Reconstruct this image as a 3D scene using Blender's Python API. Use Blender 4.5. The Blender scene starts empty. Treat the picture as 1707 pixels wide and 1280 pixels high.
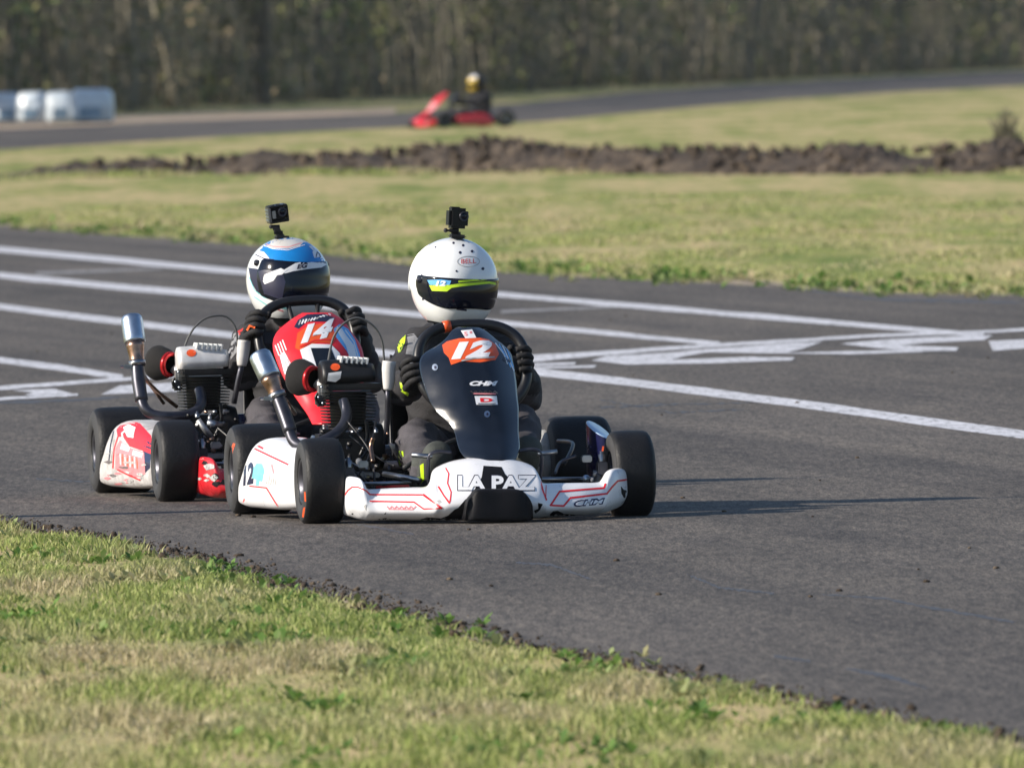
import bpy, bmesh, math, random
import numpy as np
from mathutils import Vector, Matrix, noise
from mathutils.bvhtree import BVHTree
random.seed(5); rng = np.random.default_rng(5)
R = math.radians; PI = math.pi
scn = bpy.context.scene
COL = scn.collection

# ------------------------------------------------------------ camera
CAMH = 1.45; FPX = 25065.0; CX, CY = 853.5, 640.0
PITCH = (640 - 61) / FPX; ROLL = R(-1.1)
cam = bpy.data.cameras.new('camera'); cam.sensor_width = 36; cam.lens = FPX / 1707 * 36
cam.clip_start = 1; cam.clip_end = 4000
cam.dof.use_dof = True; cam.dof.focus_distance = 45.3; cam.dof.aperture_fstop = 15.5
camo = bpy.data.objects.new('camera', cam); COL.objects.link(camo)
RC = Matrix.Rotation(PI / 2 - PITCH, 3, 'X') @ Matrix.Rotation(ROLL, 3, 'Z')
CAM = Vector((0, 0, CAMH))
camo.matrix_world = Matrix.Translation(CAM) @ RC.to_4x4()
scn.camera = camo
scn.render.resolution_x = 1024; scn.render.resolution_y = 767

# ------------------------------------------------------------ light
SUN_EL, SUN_AZ = 27.0, 15.0      # azimuth: degrees of the shadow direction turned away from image right
sd = Vector((-math.cos(R(SUN_AZ)) * math.cos(R(SUN_EL)), -math.sin(R(SUN_AZ)) * math.cos(R(SUN_EL)), math.sin(R(SUN_EL))))
sun = bpy.data.lights.new('sun', 'SUN'); sun.energy = 5.0; sun.angle = R(0.5); sun.color = (1, .91, .79)
suno = bpy.data.objects.new('sun', sun); COL.objects.link(suno)
suno.rotation_euler = (-sd).to_track_quat('-Z', 'Y').to_euler()
w = bpy.data.worlds.new('World'); scn.world = w; w.use_nodes = True
nt = w.node_tree; bg = nt.nodes['Background']
sky = nt.nodes.new('ShaderNodeTexSky'); sky.sky_type = 'NISHITA'; sky.sun_disc = False
sky.sun_elevation = R(SUN_EL); sky.sun_rotation = math.atan2(sd.x, sd.y)
nt.links.new(sky.outputs[0], bg.inputs[0]); bg.inputs[1].default_value = 0.108; sky.ozone_density = 2.6; sky.dust_density = .6
scn.view_settings.view_transform = 'Standard'; scn.view_settings.look = 'None'
scn.view_settings.exposure = 0.37; scn.view_settings.gamma = 1

# ------------------------------------------------------------ frames
def ray(px, py):
    return (RC @ Vector(((px - CX) / FPX, (CY - py) / FPX, -1))).normalized()
def G(px, py, z=0.0):
    d = ray(px, py); t = (z - CAMH) / d.z
    return CAM + d * t
class Frame:
    def __init__(s, x, y, deg):
        s.M = Matrix.Translation((x, y, 0)) @ Matrix.Rotation(R(deg), 4, 'Z'); s.I = s.M.inverted()
        s.cam = s.I @ CAM
    def rd(s, px, py): return (s.I.to_3x3() @ ray(px, py)).normalized()
    def L(s, px, py, Y):
        d = s.rd(px, py); t = (Y - s.cam.y) / d.y
        return s.cam + d * t
    def px(s, p):
        q = RC.transposed() @ ((s.M @ Vector(p)) - CAM)
        return (CX + FPX * q.x / -q.z, CY - FPX * q.y / -q.z)

# ------------------------------------------------------------ materials
MATS = {}
def mat(name, col, rough=.5, metal=0, coat=0, var=.12, scale=30, bump=0, bscale=200, spec=.5, rvar=.1, dirt=0, dcol=(.12, .1, .08)):
    if name in MATS: return MATS[name]
    m = bpy.data.materials.new(name); m.use_nodes = True; MATS[name] = m
    t = m.node_tree; N = t.nodes; K = t.links; b = N['Principled BSDF']
    tc = N.new('ShaderNodeTexCoord')
    n = N.new('ShaderNodeTexNoise'); n.inputs['Scale'].default_value = scale; n.inputs['Detail'].default_value = 5
    K.new(tc.outputs['Object'], n.inputs['Vector'])
    r = N.new('ShaderNodeMapRange'); r.inputs[1].default_value = .3; r.inputs[2].default_value = .7
    r.inputs[3].default_value = 1 - var; r.inputs[4].default_value = 1 + var
    K.new(n.outputs[0], r.inputs[0])
    mx = N.new('ShaderNodeMix'); mx.data_type = 'RGBA'; mx.blend_type = 'MULTIPLY'; mx.inputs[0].default_value = 1
    mx.inputs[6].default_value = (*col, 1); K.new(r.outputs[0], mx.inputs[7])
    out = mx.outputs[2]
    if dirt:
        n2 = N.new('ShaderNodeTexNoise'); n2.inputs['Scale'].default_value = 14; n2.inputs['Detail'].default_value = 8; n2.inputs['Roughness'].default_value = .7
        K.new(tc.outputs['Object'], n2.inputs['Vector'])
        r2 = N.new('ShaderNodeMapRange'); r2.inputs[1].default_value = .5; r2.inputs[2].default_value = .78; r2.inputs[4].default_value = dirt
        K.new(n2.outputs[0], r2.inputs[0])
        m2 = N.new('ShaderNodeMix'); m2.data_type = 'RGBA'; K.new(r2.outputs[0], m2.inputs[0]); K.new(out, m2.inputs[6]); m2.inputs[7].default_value = (*dcol, 1)
        out = m2.outputs[2]
    K.new(out, b.inputs['Base Color'])
    rr = N.new('ShaderNodeMapRange'); rr.inputs[3].default_value = max(0.02, rough - rvar); rr.inputs[4].default_value = min(1, rough + rvar)
    K.new(n.outputs[0], rr.inputs[0]); K.new(rr.outputs[0], b.inputs['Roughness'])
    b.inputs['Metallic'].default_value = metal; b.inputs['Coat Weight'].default_value = coat; b.inputs['Specular IOR Level'].default_value = spec
    if bump:
        nb = N.new('ShaderNodeTexNoise'); nb.inputs['Scale'].default_value = bscale; nb.inputs['Detail'].default_value = 4
        K.new(tc.outputs['Object'], nb.inputs['Vector'])
        bp = N.new('ShaderNodeBump'); bp.inputs['Strength'].default_value = bump; bp.inputs['Distance'].default_value = .004
        K.new(nb.outputs[0], bp.inputs['Height']); K.new(bp.outputs[0], b.inputs['Normal'])
    return m
def D(n, *a, **k): mat(n, *a, **k)
D('tyre', (.007, .007, .008), .55, bump=.4, bscale=120, var=.3, dirt=.25, dcol=(.03, .027, .025), spec=.35)
D('tyre_shoulder', (.035, .035, .037), .75, var=.2, bump=.2)
D('white_plastic', (.82, .82, .84), .3, coat=.3, var=.03, dirt=.12, dcol=(.45, .42, .4))
D('white_paint', (.8, .8, .82), .3, var=.03)
D('red_plastic', (.62, .02, .03), .3, coat=.3, var=.1, dirt=.25, dcol=(.25, .2, .2))
D('red_paint', (.75, .02, .03), .35, var=.08)
D('pink_paint', (.75, .25, .27), .4, var=.15, scale=90)
D('orange_paint', (.8, .1, .02), .35, var=.06)
D('orange_suit', (.8, .12, .02), .8, var=.1)
D('grey_decal', (.42, .41, .4), .5, var=.4, scale=60)
D('teal_paint', (.2, .6, .62), .4, var=.1)
D('blue_paint', (.01, .22, .6), .22, coat=.6, var=.06)
D('navy_paint_and_shade', (.01, .012, .06), .25, var=.08)
D('sky_paint', (.12, .42, .8), .3, var=.06)
D('neon_yellow', (.55, .8, .02), .5, var=.08)
D('black_plastic', (.007, .010, .017), .2, coat=.3, var=.2, rvar=.07, spec=.5, dirt=.1, dcol=(.05, .05, .05))
D('black_matte', (.014, .014, .016), .6, var=.2, bump=.2)
D('black_rubber', (.01, .01, .012), .38, var=.2)
D('scraped_black', (.007, .007, .009), .6, var=.3, bump=.15, bscale=60, spec=.2)
D('ink', (.02, .02, .05), .4, var=.1)
D('visor', (.004, .006, .014), .12, coat=.2, var=.05, rvar=.03, spec=.3)
D('helmet_white', (.82, .83, .83), .18, coat=.6, var=.02)
D('helmet_silver', (.6, .58, .55), .3, coat=.3, var=.08)
D('chrome', (.5, .56, .63), .33, metal=1, var=.08, scale=60)
D('steel', (.34, .35, .37), .35, metal=1, var=.2)
D('dark_steel', (.07, .07, .085), .38, metal=.7, var=.25)
D('bronze', (.35, .22, .16), .3, metal=1, var=.35, scale=40)
D('engine_black', (.013, .013, .014), .45, metal=.2, var=.3, dirt=.3, dcol=(.06, .05, .045))
D('alloy', (.42, .42, .42), .42, metal=.8, var=.2, dirt=.3)
D('silver_cover', (.72, .71, .7), .4, metal=.25, var=.15, dirt=.2)
D('frame_black', (.02, .02, .022), .35, var=.2, coat=.2)
D('red_anodised', (.5, .015, .02), .25, metal=.5, var=.1)
D('filter_foam', (.012, .011, .011), .95, var=.3, bump=.5, bscale=400)
D('suit_black', (.022, .021, .024), .85, var=.35, scale=18, bump=.5, bscale=160)
D('suit_charcoal', (.06, .055, .062), .85, var=.35, scale=18, bump=.5, bscale=160)
D('suit_red', (.45, .02, .02), .8, var=.2, bump=.4)
D('suit_grey', (.22, .22, .23), .8, var=.2, bump=.4)
D('shoe', (.055, .06, .052), .8, var=.25, bump=.4)
D('translucent_white', (.62, .6, .58), .45, var=.06)
D('glove', (.010, .0095, .011), .8, var=.3, bump=.4)
D('helmet_sunlit_yellow', (.75, .5, .03), .35)
D('aged_seat', (.02, .02, .022), .4)
D('wire', (.08, .08, .08), .5)
D('worn_disc', (.3, .3, .29), .55, var=.3, scale=50, dirt=.4); D('bare_alloy', (.7, .7, .69), .4, metal=.3, var=.15); D('camera_black', (.006, .006, .007), .35, spec=.3); D('verge_soil', (.3, .24, .17), .95, var=.4, scale=9); D('pod_cap_skylight', (.45, .62, .85), .3, coat=.3); D('dirty_white', (.55, .53, .52), .45, coat=.1, var=.2, dirt=1, dcol=(.18, .15, .15)); D('scuff', (.14, .12, .12), .7, var=.4, scale=80); D('post_wood', (.16, .12, .08), .9, var=.3, bump=.5); D('copper', (.4, .2, .1), .35, metal=1)

# ------------------------------------------------------------ mesh builder
class MB:
    def __init__(s): s.v = []; s.f = []; s.m = []; s.mats = []; s.sm = []
    def mi(s, name):
        if name not in s.mats: s.mats.append(name)
        return s.mats.index(name)
    def add(s, vs, fs, m, smooth=True):
        o = len(s.v); i = s.mi(m); s.v += [Vector(p) for p in vs]
        for f in fs: s.f.append([o + k for k in f]); s.m.append(i); s.sm.append(smooth)
    def box(s, c, size, m, rot=None, bev=0.0):
        bm = bmesh.new(); bmesh.ops.create_cube(bm, size=1)
        for v in bm.verts: v.co = Vector((v.co.x * size[0], v.co.y * size[1], v.co.z * size[2]))
        if bev: bmesh.ops.bevel(bm, geom=bm.edges[:], offset=bev, segments=2, affect='EDGES')
        Mx = Matrix.Translation(c)
        if rot: Mx = Mx @ Matrix.Rotation(rot[2], 4, 'Z') @ Matrix.Rotation(rot[1], 4, 'Y') @ Matrix.Rotation(rot[0], 4, 'X')
        bm.verts.index_update()
        s.add([Mx @ v.co for v in bm.verts], [[v.index for v in f.verts] for f in bm.faces], m, False); bm.free()
    def tube(s, pts, r, m, seg=12, sub=6, caps=True, flat=1.0):
        pts = [Vector(p) for p in pts]
        rs = r if isinstance(r, (list, tuple)) else [r] * len(pts)
        if sub > 1 and len(pts) > 2:
            P, RR = [], []
            for i in range(len(pts) - 1):
                a = pts[max(0, i - 1)]; b = pts[i]; c = pts[i + 1]; d = pts[min(len(pts) - 1, i + 2)]
                for k in range(sub):
                    t = k / sub
                    P.append(.5 * ((2 * b) + (c - a) * t + (2 * a - 5 * b + 4 * c - d) * t * t + (3 * b - a - 3 * c + d) * t ** 3))
                    RR.append(rs[i] * (1 - t) + rs[i + 1] * t)
            P.append(pts[-1]); RR.append(rs[-1])
        else: P, RR = pts, list(rs)
        T0 = (P[1] - P[0]).normalized(); n = T0.orthogonal().normalized(); vs = []
        for i, p in enumerate(P):
            T = (P[min(i + 1, len(P) - 1)] - P[max(i - 1, 0)]).normalized()
            n = (n - T * n.dot(T)).normalized(); b = T.cross(n)
            for k in range(seg):
                a = 2 * PI * k / seg; vs.append(p + (n * math.cos(a) + b * math.sin(a) * flat) * RR[i])
        fs = []
        for i in range(len(P) - 1):
            for k in range(seg):
                a = i * seg + k; b2 = i * seg + (k + 1) % seg; fs.append([a, b2, b2 + seg, a + seg])
        if caps: fs.append(list(range(seg))[::-1]); fs.append([(len(P) - 1) * seg + k for k in range(seg)])
        s.add(vs, fs, m)
    def lathe(s, prof, c, ax, m, seg=40, closed=False):
        ax = Vector(ax).normalized(); n = ax.orthogonal().normalized(); b = ax.cross(n); c = Vector(c); vs = []
        for (h, r) in prof:
            for k in range(seg):
                a = 2 * PI * k / seg; vs.append(c + ax * h + (n * math.cos(a) + b * math.sin(a)) * r)
        fs = []; L_ = len(prof)
        for i in range(L_ if closed else L_ - 1):
            j = (i + 1) % L_
            for k in range(seg):
                k2 = (k + 1) % seg; fs.append([i * seg + k, i * seg + k2, j * seg + k2, j * seg + k])
        s.add(vs, fs, m)
    def loft(s, rings, m, caps=True):
        n = len(rings[0]); vs = [p for r in rings for p in r]; fs = []
        for i in range(len(rings) - 1):
            for k in range(n):
                k2 = (k + 1) % n; fs.append([i * n + k, i * n + k2, (i + 1) * n + k2, (i + 1) * n + k])
        if caps: fs.append(list(range(n))[::-1]); fs.append([(len(rings) - 1) * n + k for k in range(n)])
        s.add(vs, fs, m)
    def ell(s, c, r, m, rot=None, nu=24, nv=14, zmin=-1):
        Rm = Matrix.Identity(3) if rot is None else (Matrix.Rotation(rot[2], 3, 'Z') @ Matrix.Rotation(rot[1], 3, 'Y') @ Matrix.Rotation(rot[0], 3, 'X'))
        vs = []; fs = []
        for i in range(nv + 1):
            e = -PI / 2 + PI * i / nv
            for k in range(nu):
                a = 2 * PI * k / nu
                vs.append(Vector(c) + Rm @ Vector((r[0] * math.cos(a) * math.cos(e), r[1] * math.sin(a) * math.cos(e), r[2] * max(zmin, math.sin(e)))))
        for i in range(nv):
            for k in range(nu):
                k2 = (k + 1) % nu; fs.append([i * nu + k, i * nu + k2, (i + 1) * nu + k2, (i + 1) * nu + k])
        s.add(vs, fs, m)
    def grid(s, g, m, thick=0.0, wrap=False):
        nr, nc = len(g), len(g[0]); vs = [p for r in g for p in r]
        fs = [[i * nc + k, i * nc + k + 1, (i + 1) * nc + k + 1, (i + 1) * nc + k] for i in range(nr - 1) for k in range(nc - 1)]
        if not thick: s.add(vs, fs, m); return
        nrm = []
        for i in range(nr):
            for k in range(nc):
                du = g[i][min(k + 1, nc - 1)] - g[i][max(k - 1, 0)]; dv = g[min(i + 1, nr - 1)][k] - g[max(i - 1, 0)][k]
                q = du.cross(dv); nrm.append(q.normalized() if q.length > 1e-9 else Vector((0, -1, 0)))
        o = nr * nc; vs2 = [p - n * thick for p, n in zip(vs, nrm)]
        fs += [[a + o for a in f][::-1] for f in fs]
        bd = [k for k in range(nc)] + [i * nc + nc - 1 for i in range(1, nr)] + [(nr - 1) * nc + k for k in range(nc - 2, -1, -1)] + [i * nc for i in range(nr - 2, 0, -1)]
        for a, b in zip(bd, bd[1:] + bd[:1]): fs.append([a, b, b + o, a + o][::-1])
        s.add(vs + vs2, fs, m)
    def bvh(s): return BVHTree.FromPolygons(s.v, s.f)
    def build(s, name, parent=None, frame=None):
        me = bpy.data.meshes.new(name); me.from_pydata([tuple(p) for p in s.v], [], s.f)
        for n in s.mats: me.materials.append(MATS[n])
        me.polygons.foreach_set('material_index', s.m); me.polygons.foreach_set('use_smooth', s.sm); me.update()
        o = bpy.data.objects.new(name, me); COL.objects.link(o)
        if parent: o.parent = parent
        elif frame: o.matrix_world = frame.M
        return o

def cr(vals, n):
    out = []; N_ = len(vals)
    for j in range(n):
        t = j / (n - 1) * (N_ - 1); i = min(int(t), N_ - 2); t -= i
        a = vals[max(0, i - 1)]; b = vals[i]; c = vals[i + 1]; d = vals[min(N_ - 1, i + 2)]
        out.append(.5 * ((2 * b) + (c - a) * t + (2 * a - 5 * b + 4 * c - d) * t * t + (3 * b - a - 3 * c + d) * t ** 3))
    return out
def smooth_grid(ctrl, nr, nc):
    rows = [cr(r, nc) for r in ctrl]
    cols = [cr([rows[i][k] for i in range(len(rows))], nr) for k in range(nc)]
    return [[cols[k][i] for k in range(nc)] for i in range(nr)]

# ------- decals: painted shapes glued on a part's surface
def refine(bm, mx):
    bmesh.ops.triangulate(bm, faces=bm.faces[:])
    for _ in range(6):
        es = [e for e in bm.edges if e.calc_length() > mx]
        if not es: break
        bmesh.ops.subdivide_edges(bm, edges=es, cuts=1)
        bmesh.ops.triangulate(bm, faces=bm.faces[:])
def glue(mb, tree, fr, bm, m, off):
    bm.verts.index_update(); hit = {}
    for v in bm.verts:
        d = fr.rd(v.co.x, v.co.y); h = tree.ray_cast(fr.cam, d)
        if h[0] is not None: hit[v.index] = h[0] - d * off
    keep = []
    for f in bm.faces:
        ids = [v.index for v in f.verts]
        if all(i in hit for i in ids):
            ys = [hit[i].y for i in ids]
            if max(ys) - min(ys) < .06: keep.append(ids)
    used = sorted({i for f in keep for i in f}); mp = {i: k for k, i in enumerate(used)}
    mb.add([hit[i] for i in used], [[mp[i] for i in f] for f in keep], m)
def poly(mb, tree, fr, pts, m, off=.0015, mx=5):
    bm = bmesh.new(); bm.faces.new([bm.verts.new((x, y, 0)) for x, y in pts]); refine(bm, mx); glue(mb, tree, fr, bm, m, off); bm.free()
def stroke(mb, tree, fr, pts, wd, m, off=.0015):
    for (x0, y0), (x1, y1) in zip(pts, pts[1:]):
        l = math.hypot(x1 - x0, y1 - y0) or 1; ux, uy = (x1 - x0) / l, (y1 - y0) / l; nx, ny = -uy * wd / 2, ux * wd / 2
        ex, ey = ux * wd * .3, uy * wd * .3
        poly(mb, tree, fr, [(x0 - ex + nx, y0 - ey + ny), (x1 + ex + nx, y1 + ey + ny), (x1 + ex - nx, y1 + ey - ny), (x0 - ex - nx, y0 - ey - ny)], m, off)
def oval(cx, cy, rx, ry, n=20): return [(cx + rx * math.cos(2 * PI * k / n), cy + ry * math.sin(2 * PI * k / n)) for k in range(n)]
def text(mb, tree, fr, s, quad, m, off=.002, bold=.0, shear=0, mx=4):
    """quad: px of bottom-left, bottom-right, top-left of the lettering"""
    cu = bpy.data.curves.new('t', 'FONT'); cu.body = s; cu.offset = bold; cu.shear = shear; cu.resolution_u = 3
    o = bpy.data.objects.new('t', cu); COL.objects.link(o); dg = bpy.context.evaluated_depsgraph_get(); dg.update()
    me = bpy.data.meshes.new_from_object(o.evaluated_get(dg)); bpy.data.objects.remove(o); bpy.data.curves.remove(cu)
    bm = bmesh.new(); bm.from_mesh(me); bpy.data.meshes.remove(me)
    xs = [v.co.x for v in bm.verts]; ys = [v.co.y for v in bm.verts]; x0, x1, y0, y1 = min(xs), max(xs), min(ys), max(ys)
    (ax, ay), (bx, by), (cx, cy) = quad
    for v in bm.verts:
        u = (v.co.x - x0) / (x1 - x0); t = (v.co.y - y0) / (y1 - y0)
        v.co = Vector((ax + (bx - ax) * u + (cx - ax) * t, ay + (by - ay) * u + (cy - ay) * t, 0))
    refine(bm, mx); glue(mb, tree, fr, bm, m, off); bm.free()

def tag(o, label=None, cat=None, group=None, kind=None):
    for k, v in (('label', label), ('category', cat), ('group', group), ('kind', kind)):
        if v: o[k] = v
    return o
def empty(name, M=None, **k):
    o = bpy.data.objects.new(name, None); COL.objects.link(o); o.empty_display_size = .1
    if M is not None: o.matrix_world = M
    return tag(o, **k)

# ============================================================ SETTING
def ground_mat(name, build):
    m = bpy.data.materials.new(name); m.use_nodes = True; MATS[name] = m; build(m.node_tree, m.node_tree.nodes, m.node_tree.links, m.node_tree.nodes['Principled BSDF']); return m
def nz(N, K, vec, scale, det=6, rough=.6, sx=1, sy=1):
    mp = N.new('ShaderNodeMapping'); mp.inputs['Scale'].default_value = (sx, sy, 1); K.new(vec, mp.inputs[0])
    n = N.new('ShaderNodeTexNoise'); n.inputs['Scale'].default_value = scale; n.inputs['Detail'].default_value = det; n.inputs['Roughness'].default_value = rough
    K.new(mp.outputs[0], n.inputs['Vector']); return n.outputs[0]
def ramp(N, K, fac, stops):
    r = N.new('ShaderNodeValToRGB'); el = r.color_ramp.elements
    while len(el) < len(stops): el.new(.5)
    for e, (p, c) in zip(el, stops): e.position = p; e.color = (*c, 1)
    K.new(fac, r.inputs[0]); return r.outputs[0]
def mixc(N, K, f, a, b, mode='MIX'):
    m = N.new('ShaderNodeMix'); m.data_type = 'RGBA'; m.blend_type = mode
    (K.new(f, m.inputs[0]) if not isinstance(f, (int, float)) else setattr(m.inputs[0], 'default_value', f))
    for s, i in ((a, 6), (b, 7)):
        K.new(s, m.inputs[i]) if not isinstance(s, tuple) else setattr(m.inputs[i], 'default_value', (*s, 1))
    return m.outputs[2]
def grassm(T, N, K, b):
    v = N.new('ShaderNodeTexCoord').outputs['Object']
    a = nz(N, K, v, .8, 8, .68, 1, .1); c = nz(N, K, v, 5, 6, .7, 1, .09); d = nz(N, K, v, 60, 3, .6)
    c1 = ramp(N, K, a, [(.36, (.18, .22, .07)), (.45, (.3, .3, .12)), (.53, (.45, .37, .21))])
    c2 = ramp(N, K, c, [(.35, (.7, .85, .6)), (.65, (1.25, 1.15, 1.1))])
    c3 = ramp(N, K, d, [(.3, (.75, .75, .75)), (.7, (1.15, 1.15, 1.15))])
    K.new(mixc(N, K, 1.0, mixc(N, K, 1.0, c1, c2, 'MULTIPLY'), c3, 'MULTIPLY'), b.inputs['Base Color']); b.inputs['Roughness'].default_value = .95
    b.inputs['Specular IOR Level'].default_value = .1
    bp = N.new('ShaderNodeBump'); bp.inputs['Strength'].default_value = .6; bp.inputs['Distance'].default_value = .03; K.new(c, bp.inputs['Height']); K.new(bp.outputs[0], b.inputs['Normal'])
ground_mat('grass_ground', grassm)
def asph(T, N, K, b):
    v = N.new('ShaderNodeTexCoord').outputs['Object']
    big = nz(N, K, v, .35, 6, .6, 1.5, .3); mid = nz(N, K, v, 3, 6, .7, 2, .25); fine = nz(N, K, v, 170, 3, .7, 1, .1); grit = nz(N, K, v, 42, 3, .8, 1, .09)
    c = ramp(N, K, big, [(.35, (.088, .077, .067)), (.65, (.126, .111, .097))])
    c = mixc(N, K, 1.0, c, ramp(N, K, mid, [(.3, (.84, .84, .86)), (.7, (1.12, 1.11, 1.1))]), 'MULTIPLY')
    c = mixc(N, K, 1.0, c, ramp(N, K, fine, [(.3, (.42, .42, .44)), (.52, (1, 1, 1)), (.72, (1.8, 1.76, 1.66))]), 'MULTIPLY')
    c = mixc(N, K, 1.0, c, ramp(N, K, grit, [(.33, (.6, .6, .6)), (.5, (1, 1, 1)), (.7, (1.45, 1.43, 1.38))]), 'MULTIPLY')
    mr = N.new('ShaderNodeMapping'); mr.inputs['Rotation'].default_value = (0, 0, R(-9.8)); K.new(v, mr.inputs[0])
    st_ = nz(N, K, mr.outputs[0], 1.0, 5, .6, 2.2, .03); blot = nz(N, K, mr.outputs[0], .8, 4, .7, 2.5, .35)
    c = mixc(N, K, 1.0, c, ramp(N, K, st_, [(.34, (.74, .74, .76)), (.5, (1, 1, 1)), (.66, (1.16, 1.15, 1.13))]), 'MULTIPLY')
    c = mixc(N, K, 1.0, c, ramp(N, K, blot, [(.32, (.72, .72, .74)), (.42, (1, 1, 1)), (.75, (1.08, 1.08, 1.06))]), 'MULTIPLY')
    K.new(c, b.inputs['Base Color']); b.inputs['Roughness'].default_value = .8; b.inputs['Specular IOR Level'].default_value = .3
    bp = N.new('ShaderNodeBump'); bp.inputs['Strength'].default_value = .35; bp.inputs['Distance'].default_value = .004; K.new(fine, bp.inputs['Height']); K.new(bp.outputs[0], b.inputs['Normal'])
ground_mat('asphalt', asph)
def linem(T, N, K, b):
    v = N.new('ShaderNodeTexCoord').outputs['Object']
    fine = nz(N, K, v, 34, 6, .8, 1, .15); mid = nz(N, K, v, 2.5, 5, .7)
    c = ramp(N, K, fine, [(.36, (.2, .2, .2)), (.46, (.55, .55, .58)), (.6, (.72, .72, .76))])
    c = mixc(N, K, 1.0, c, ramp(N, K, mid, [(.3, (.8, .8, .8)), (.6, (1.05, 1.05, 1.05))]), 'MULTIPLY')
    K.new(c, b.inputs['Base Color']); b.inputs['Roughness'].default_value = .7
ground_mat('road_paint', linem)
def faded(T, N, K, b):
    v = N.new('ShaderNodeTexCoord').outputs['Object']
    c = ramp(N, K, nz(N, K, v, 12, 6, .7), [(.35, (.14, .14, .14)), (.65, (.36, .35, .36))]); K.new(c, b.inputs['Base Color']); b.inputs['Roughness'].default_value = .8
ground_mat('faded_paint', faded)
def tarm(T, N, K, b):
    v = N.new('ShaderNodeTexCoord').outputs['Object']
    c = ramp(N, K, nz(N, K, v, 9, 6, .7), [(.35, (.045, .045, .052)), (.65, (.085, .083, .088))]); K.new(c, b.inputs['Base Color']); b.inputs['Roughness'].default_value = .6
ground_mat('tar_seam_and_line', tarm)
def soilm(T, N, K, b):
    v = N.new('ShaderNodeTexCoord').outputs['Object']
    c = ramp(N, K, nz(N, K, v, 5, 7, .7), [(.34, (.016, .011, .007)), (.5, (.06, .042, .028)), (.68, (.18, .135, .09))]); K.new(c, b.inputs['Base Color']); b.inputs['Roughness'].default_value = .95
    bp = N.new('ShaderNodeBump'); bp.inputs['Strength'].default_value = .7; bp.inputs['Distance'].default_value = .05; K.new(nz(N, K, v, 14, 5, .7), bp.inputs['Height']); K.new(bp.outputs[0], b.inputs['Normal'])
ground_mat('soil', soilm)
def vergem(T, N, K, b):
    v = N.new('ShaderNodeTexCoord').outputs['Object']
    c = ramp(N, K, nz(N, K, v, .6, 6, .6, 1, .1), [(.3, (.28, .27, .12)), (.42, (.45, .34, .23)), (.65, (.5, .38, .27))]); K.new(c, b.inputs['Base Color']); b.inputs['Roughness'].default_value = .95
ground_mat('verge', vergem)

def sheet(name, pts, z, m, kind='structure', label=None):
    mb = MB(); mb.add([(p[0], p[1], z) for p in pts], [list(range(len(pts)))], m, False)
    return tag(mb.build(name), kind=kind)
def subpts(a, b, n): return [(a[0] + (b[0] - a[0]) * i / n, a[1] + (b[1] - a[1]) * i / n) for i in range(n + 1)]
gx = MB(); gx.add([(-1500, -300, 0), (1500, -300, 0), (1500, 3000, 0), (-1500, 3000, 0)], [[0, 1, 2, 3]], 'grass_ground', False)
tag(gx.build('ground'), kind='structure')
A = [G(*p).xy for p in [(0, 878), (110, 893), (210, 913), (330, 938), (400, 962), (500, 985), (600, 1010), (720, 1040), (850, 1078), (960, 1092), (1080, 1118), (1250, 1152), (1350, 1168), (1450, 1194), (1580, 1215), (1707, 1243)]]
B = [G(*p).xy for p in [(0, 377), (200, 392), (440, 410), (620, 432), (760, 450), (1000, 464), (1200, 474), (1450, 488), (1707, 494)]]
dA = Vector((.17, -.985))
Aall = [A[0] - dA * 260, A[0] - dA * 40] + A + [A[-1] + dA * 8, A[-1] + dA * 60]
Ball = [B[0] - dA * 190, B[0] - dA * 40] + B + [B[-1] + dA * 40, B[-1] + dA * 110]
# irregular edge
def jag(P, amp, st):
    out = []
    for a, b in zip(P, P[1:]):
        L_ = (b - a).length; n = max(1, min(60, int(L_ / st)))
        for i in range(n):
            q = a + (b - a) * i / n; out.append(Vector((q.x + amp * (noise.noise((q.y * 2.3, 1, 0)) + .5 * noise.noise((q.y * 9, 3, 0))), q.y)))
    return out + [P[-1]]
Aj = jag(Aall, .05, .12); Bj = jag(Ball, .12, .5)
mbt = MB(); pts = [(p.x, p.y, .004) for p in Aj] + [(p.x, p.y, .004) for p in reversed(Bj)]
mbt.add(pts, [list(range(len(pts)))], 'asphalt', False)
tag(mbt.build('track'), kind='structure')

# dry soil strips along both edges of the track
def strip(P, off, wd, seed):
    mb = MB(); a, b = [], []
    for p in P:
        k = wd * (.55 + .9 * noise.noise((p.y * .5, seed, 0)) + .6 * noise.noise((p.y * 2.1, seed, 3)))
        a.append((p.x - off, p.y, .002)); b.append((p.x + (1 if off > 0 else -1) * max(.01, k), p.y, .002))
    n_ = len(a); mb.add(a + b, [[i, i + 1, n_ + i + 1, n_ + i] for i in range(n_ - 1)], 'verge_soil', False); return tag(mb.build('path'), kind='structure')
strip([p for p in Bj if 60 < p.y < 160], .3, .45, 2); strip([p for p in Aj if 20 < p.y < 60], -.1, .05, 5)

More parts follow.
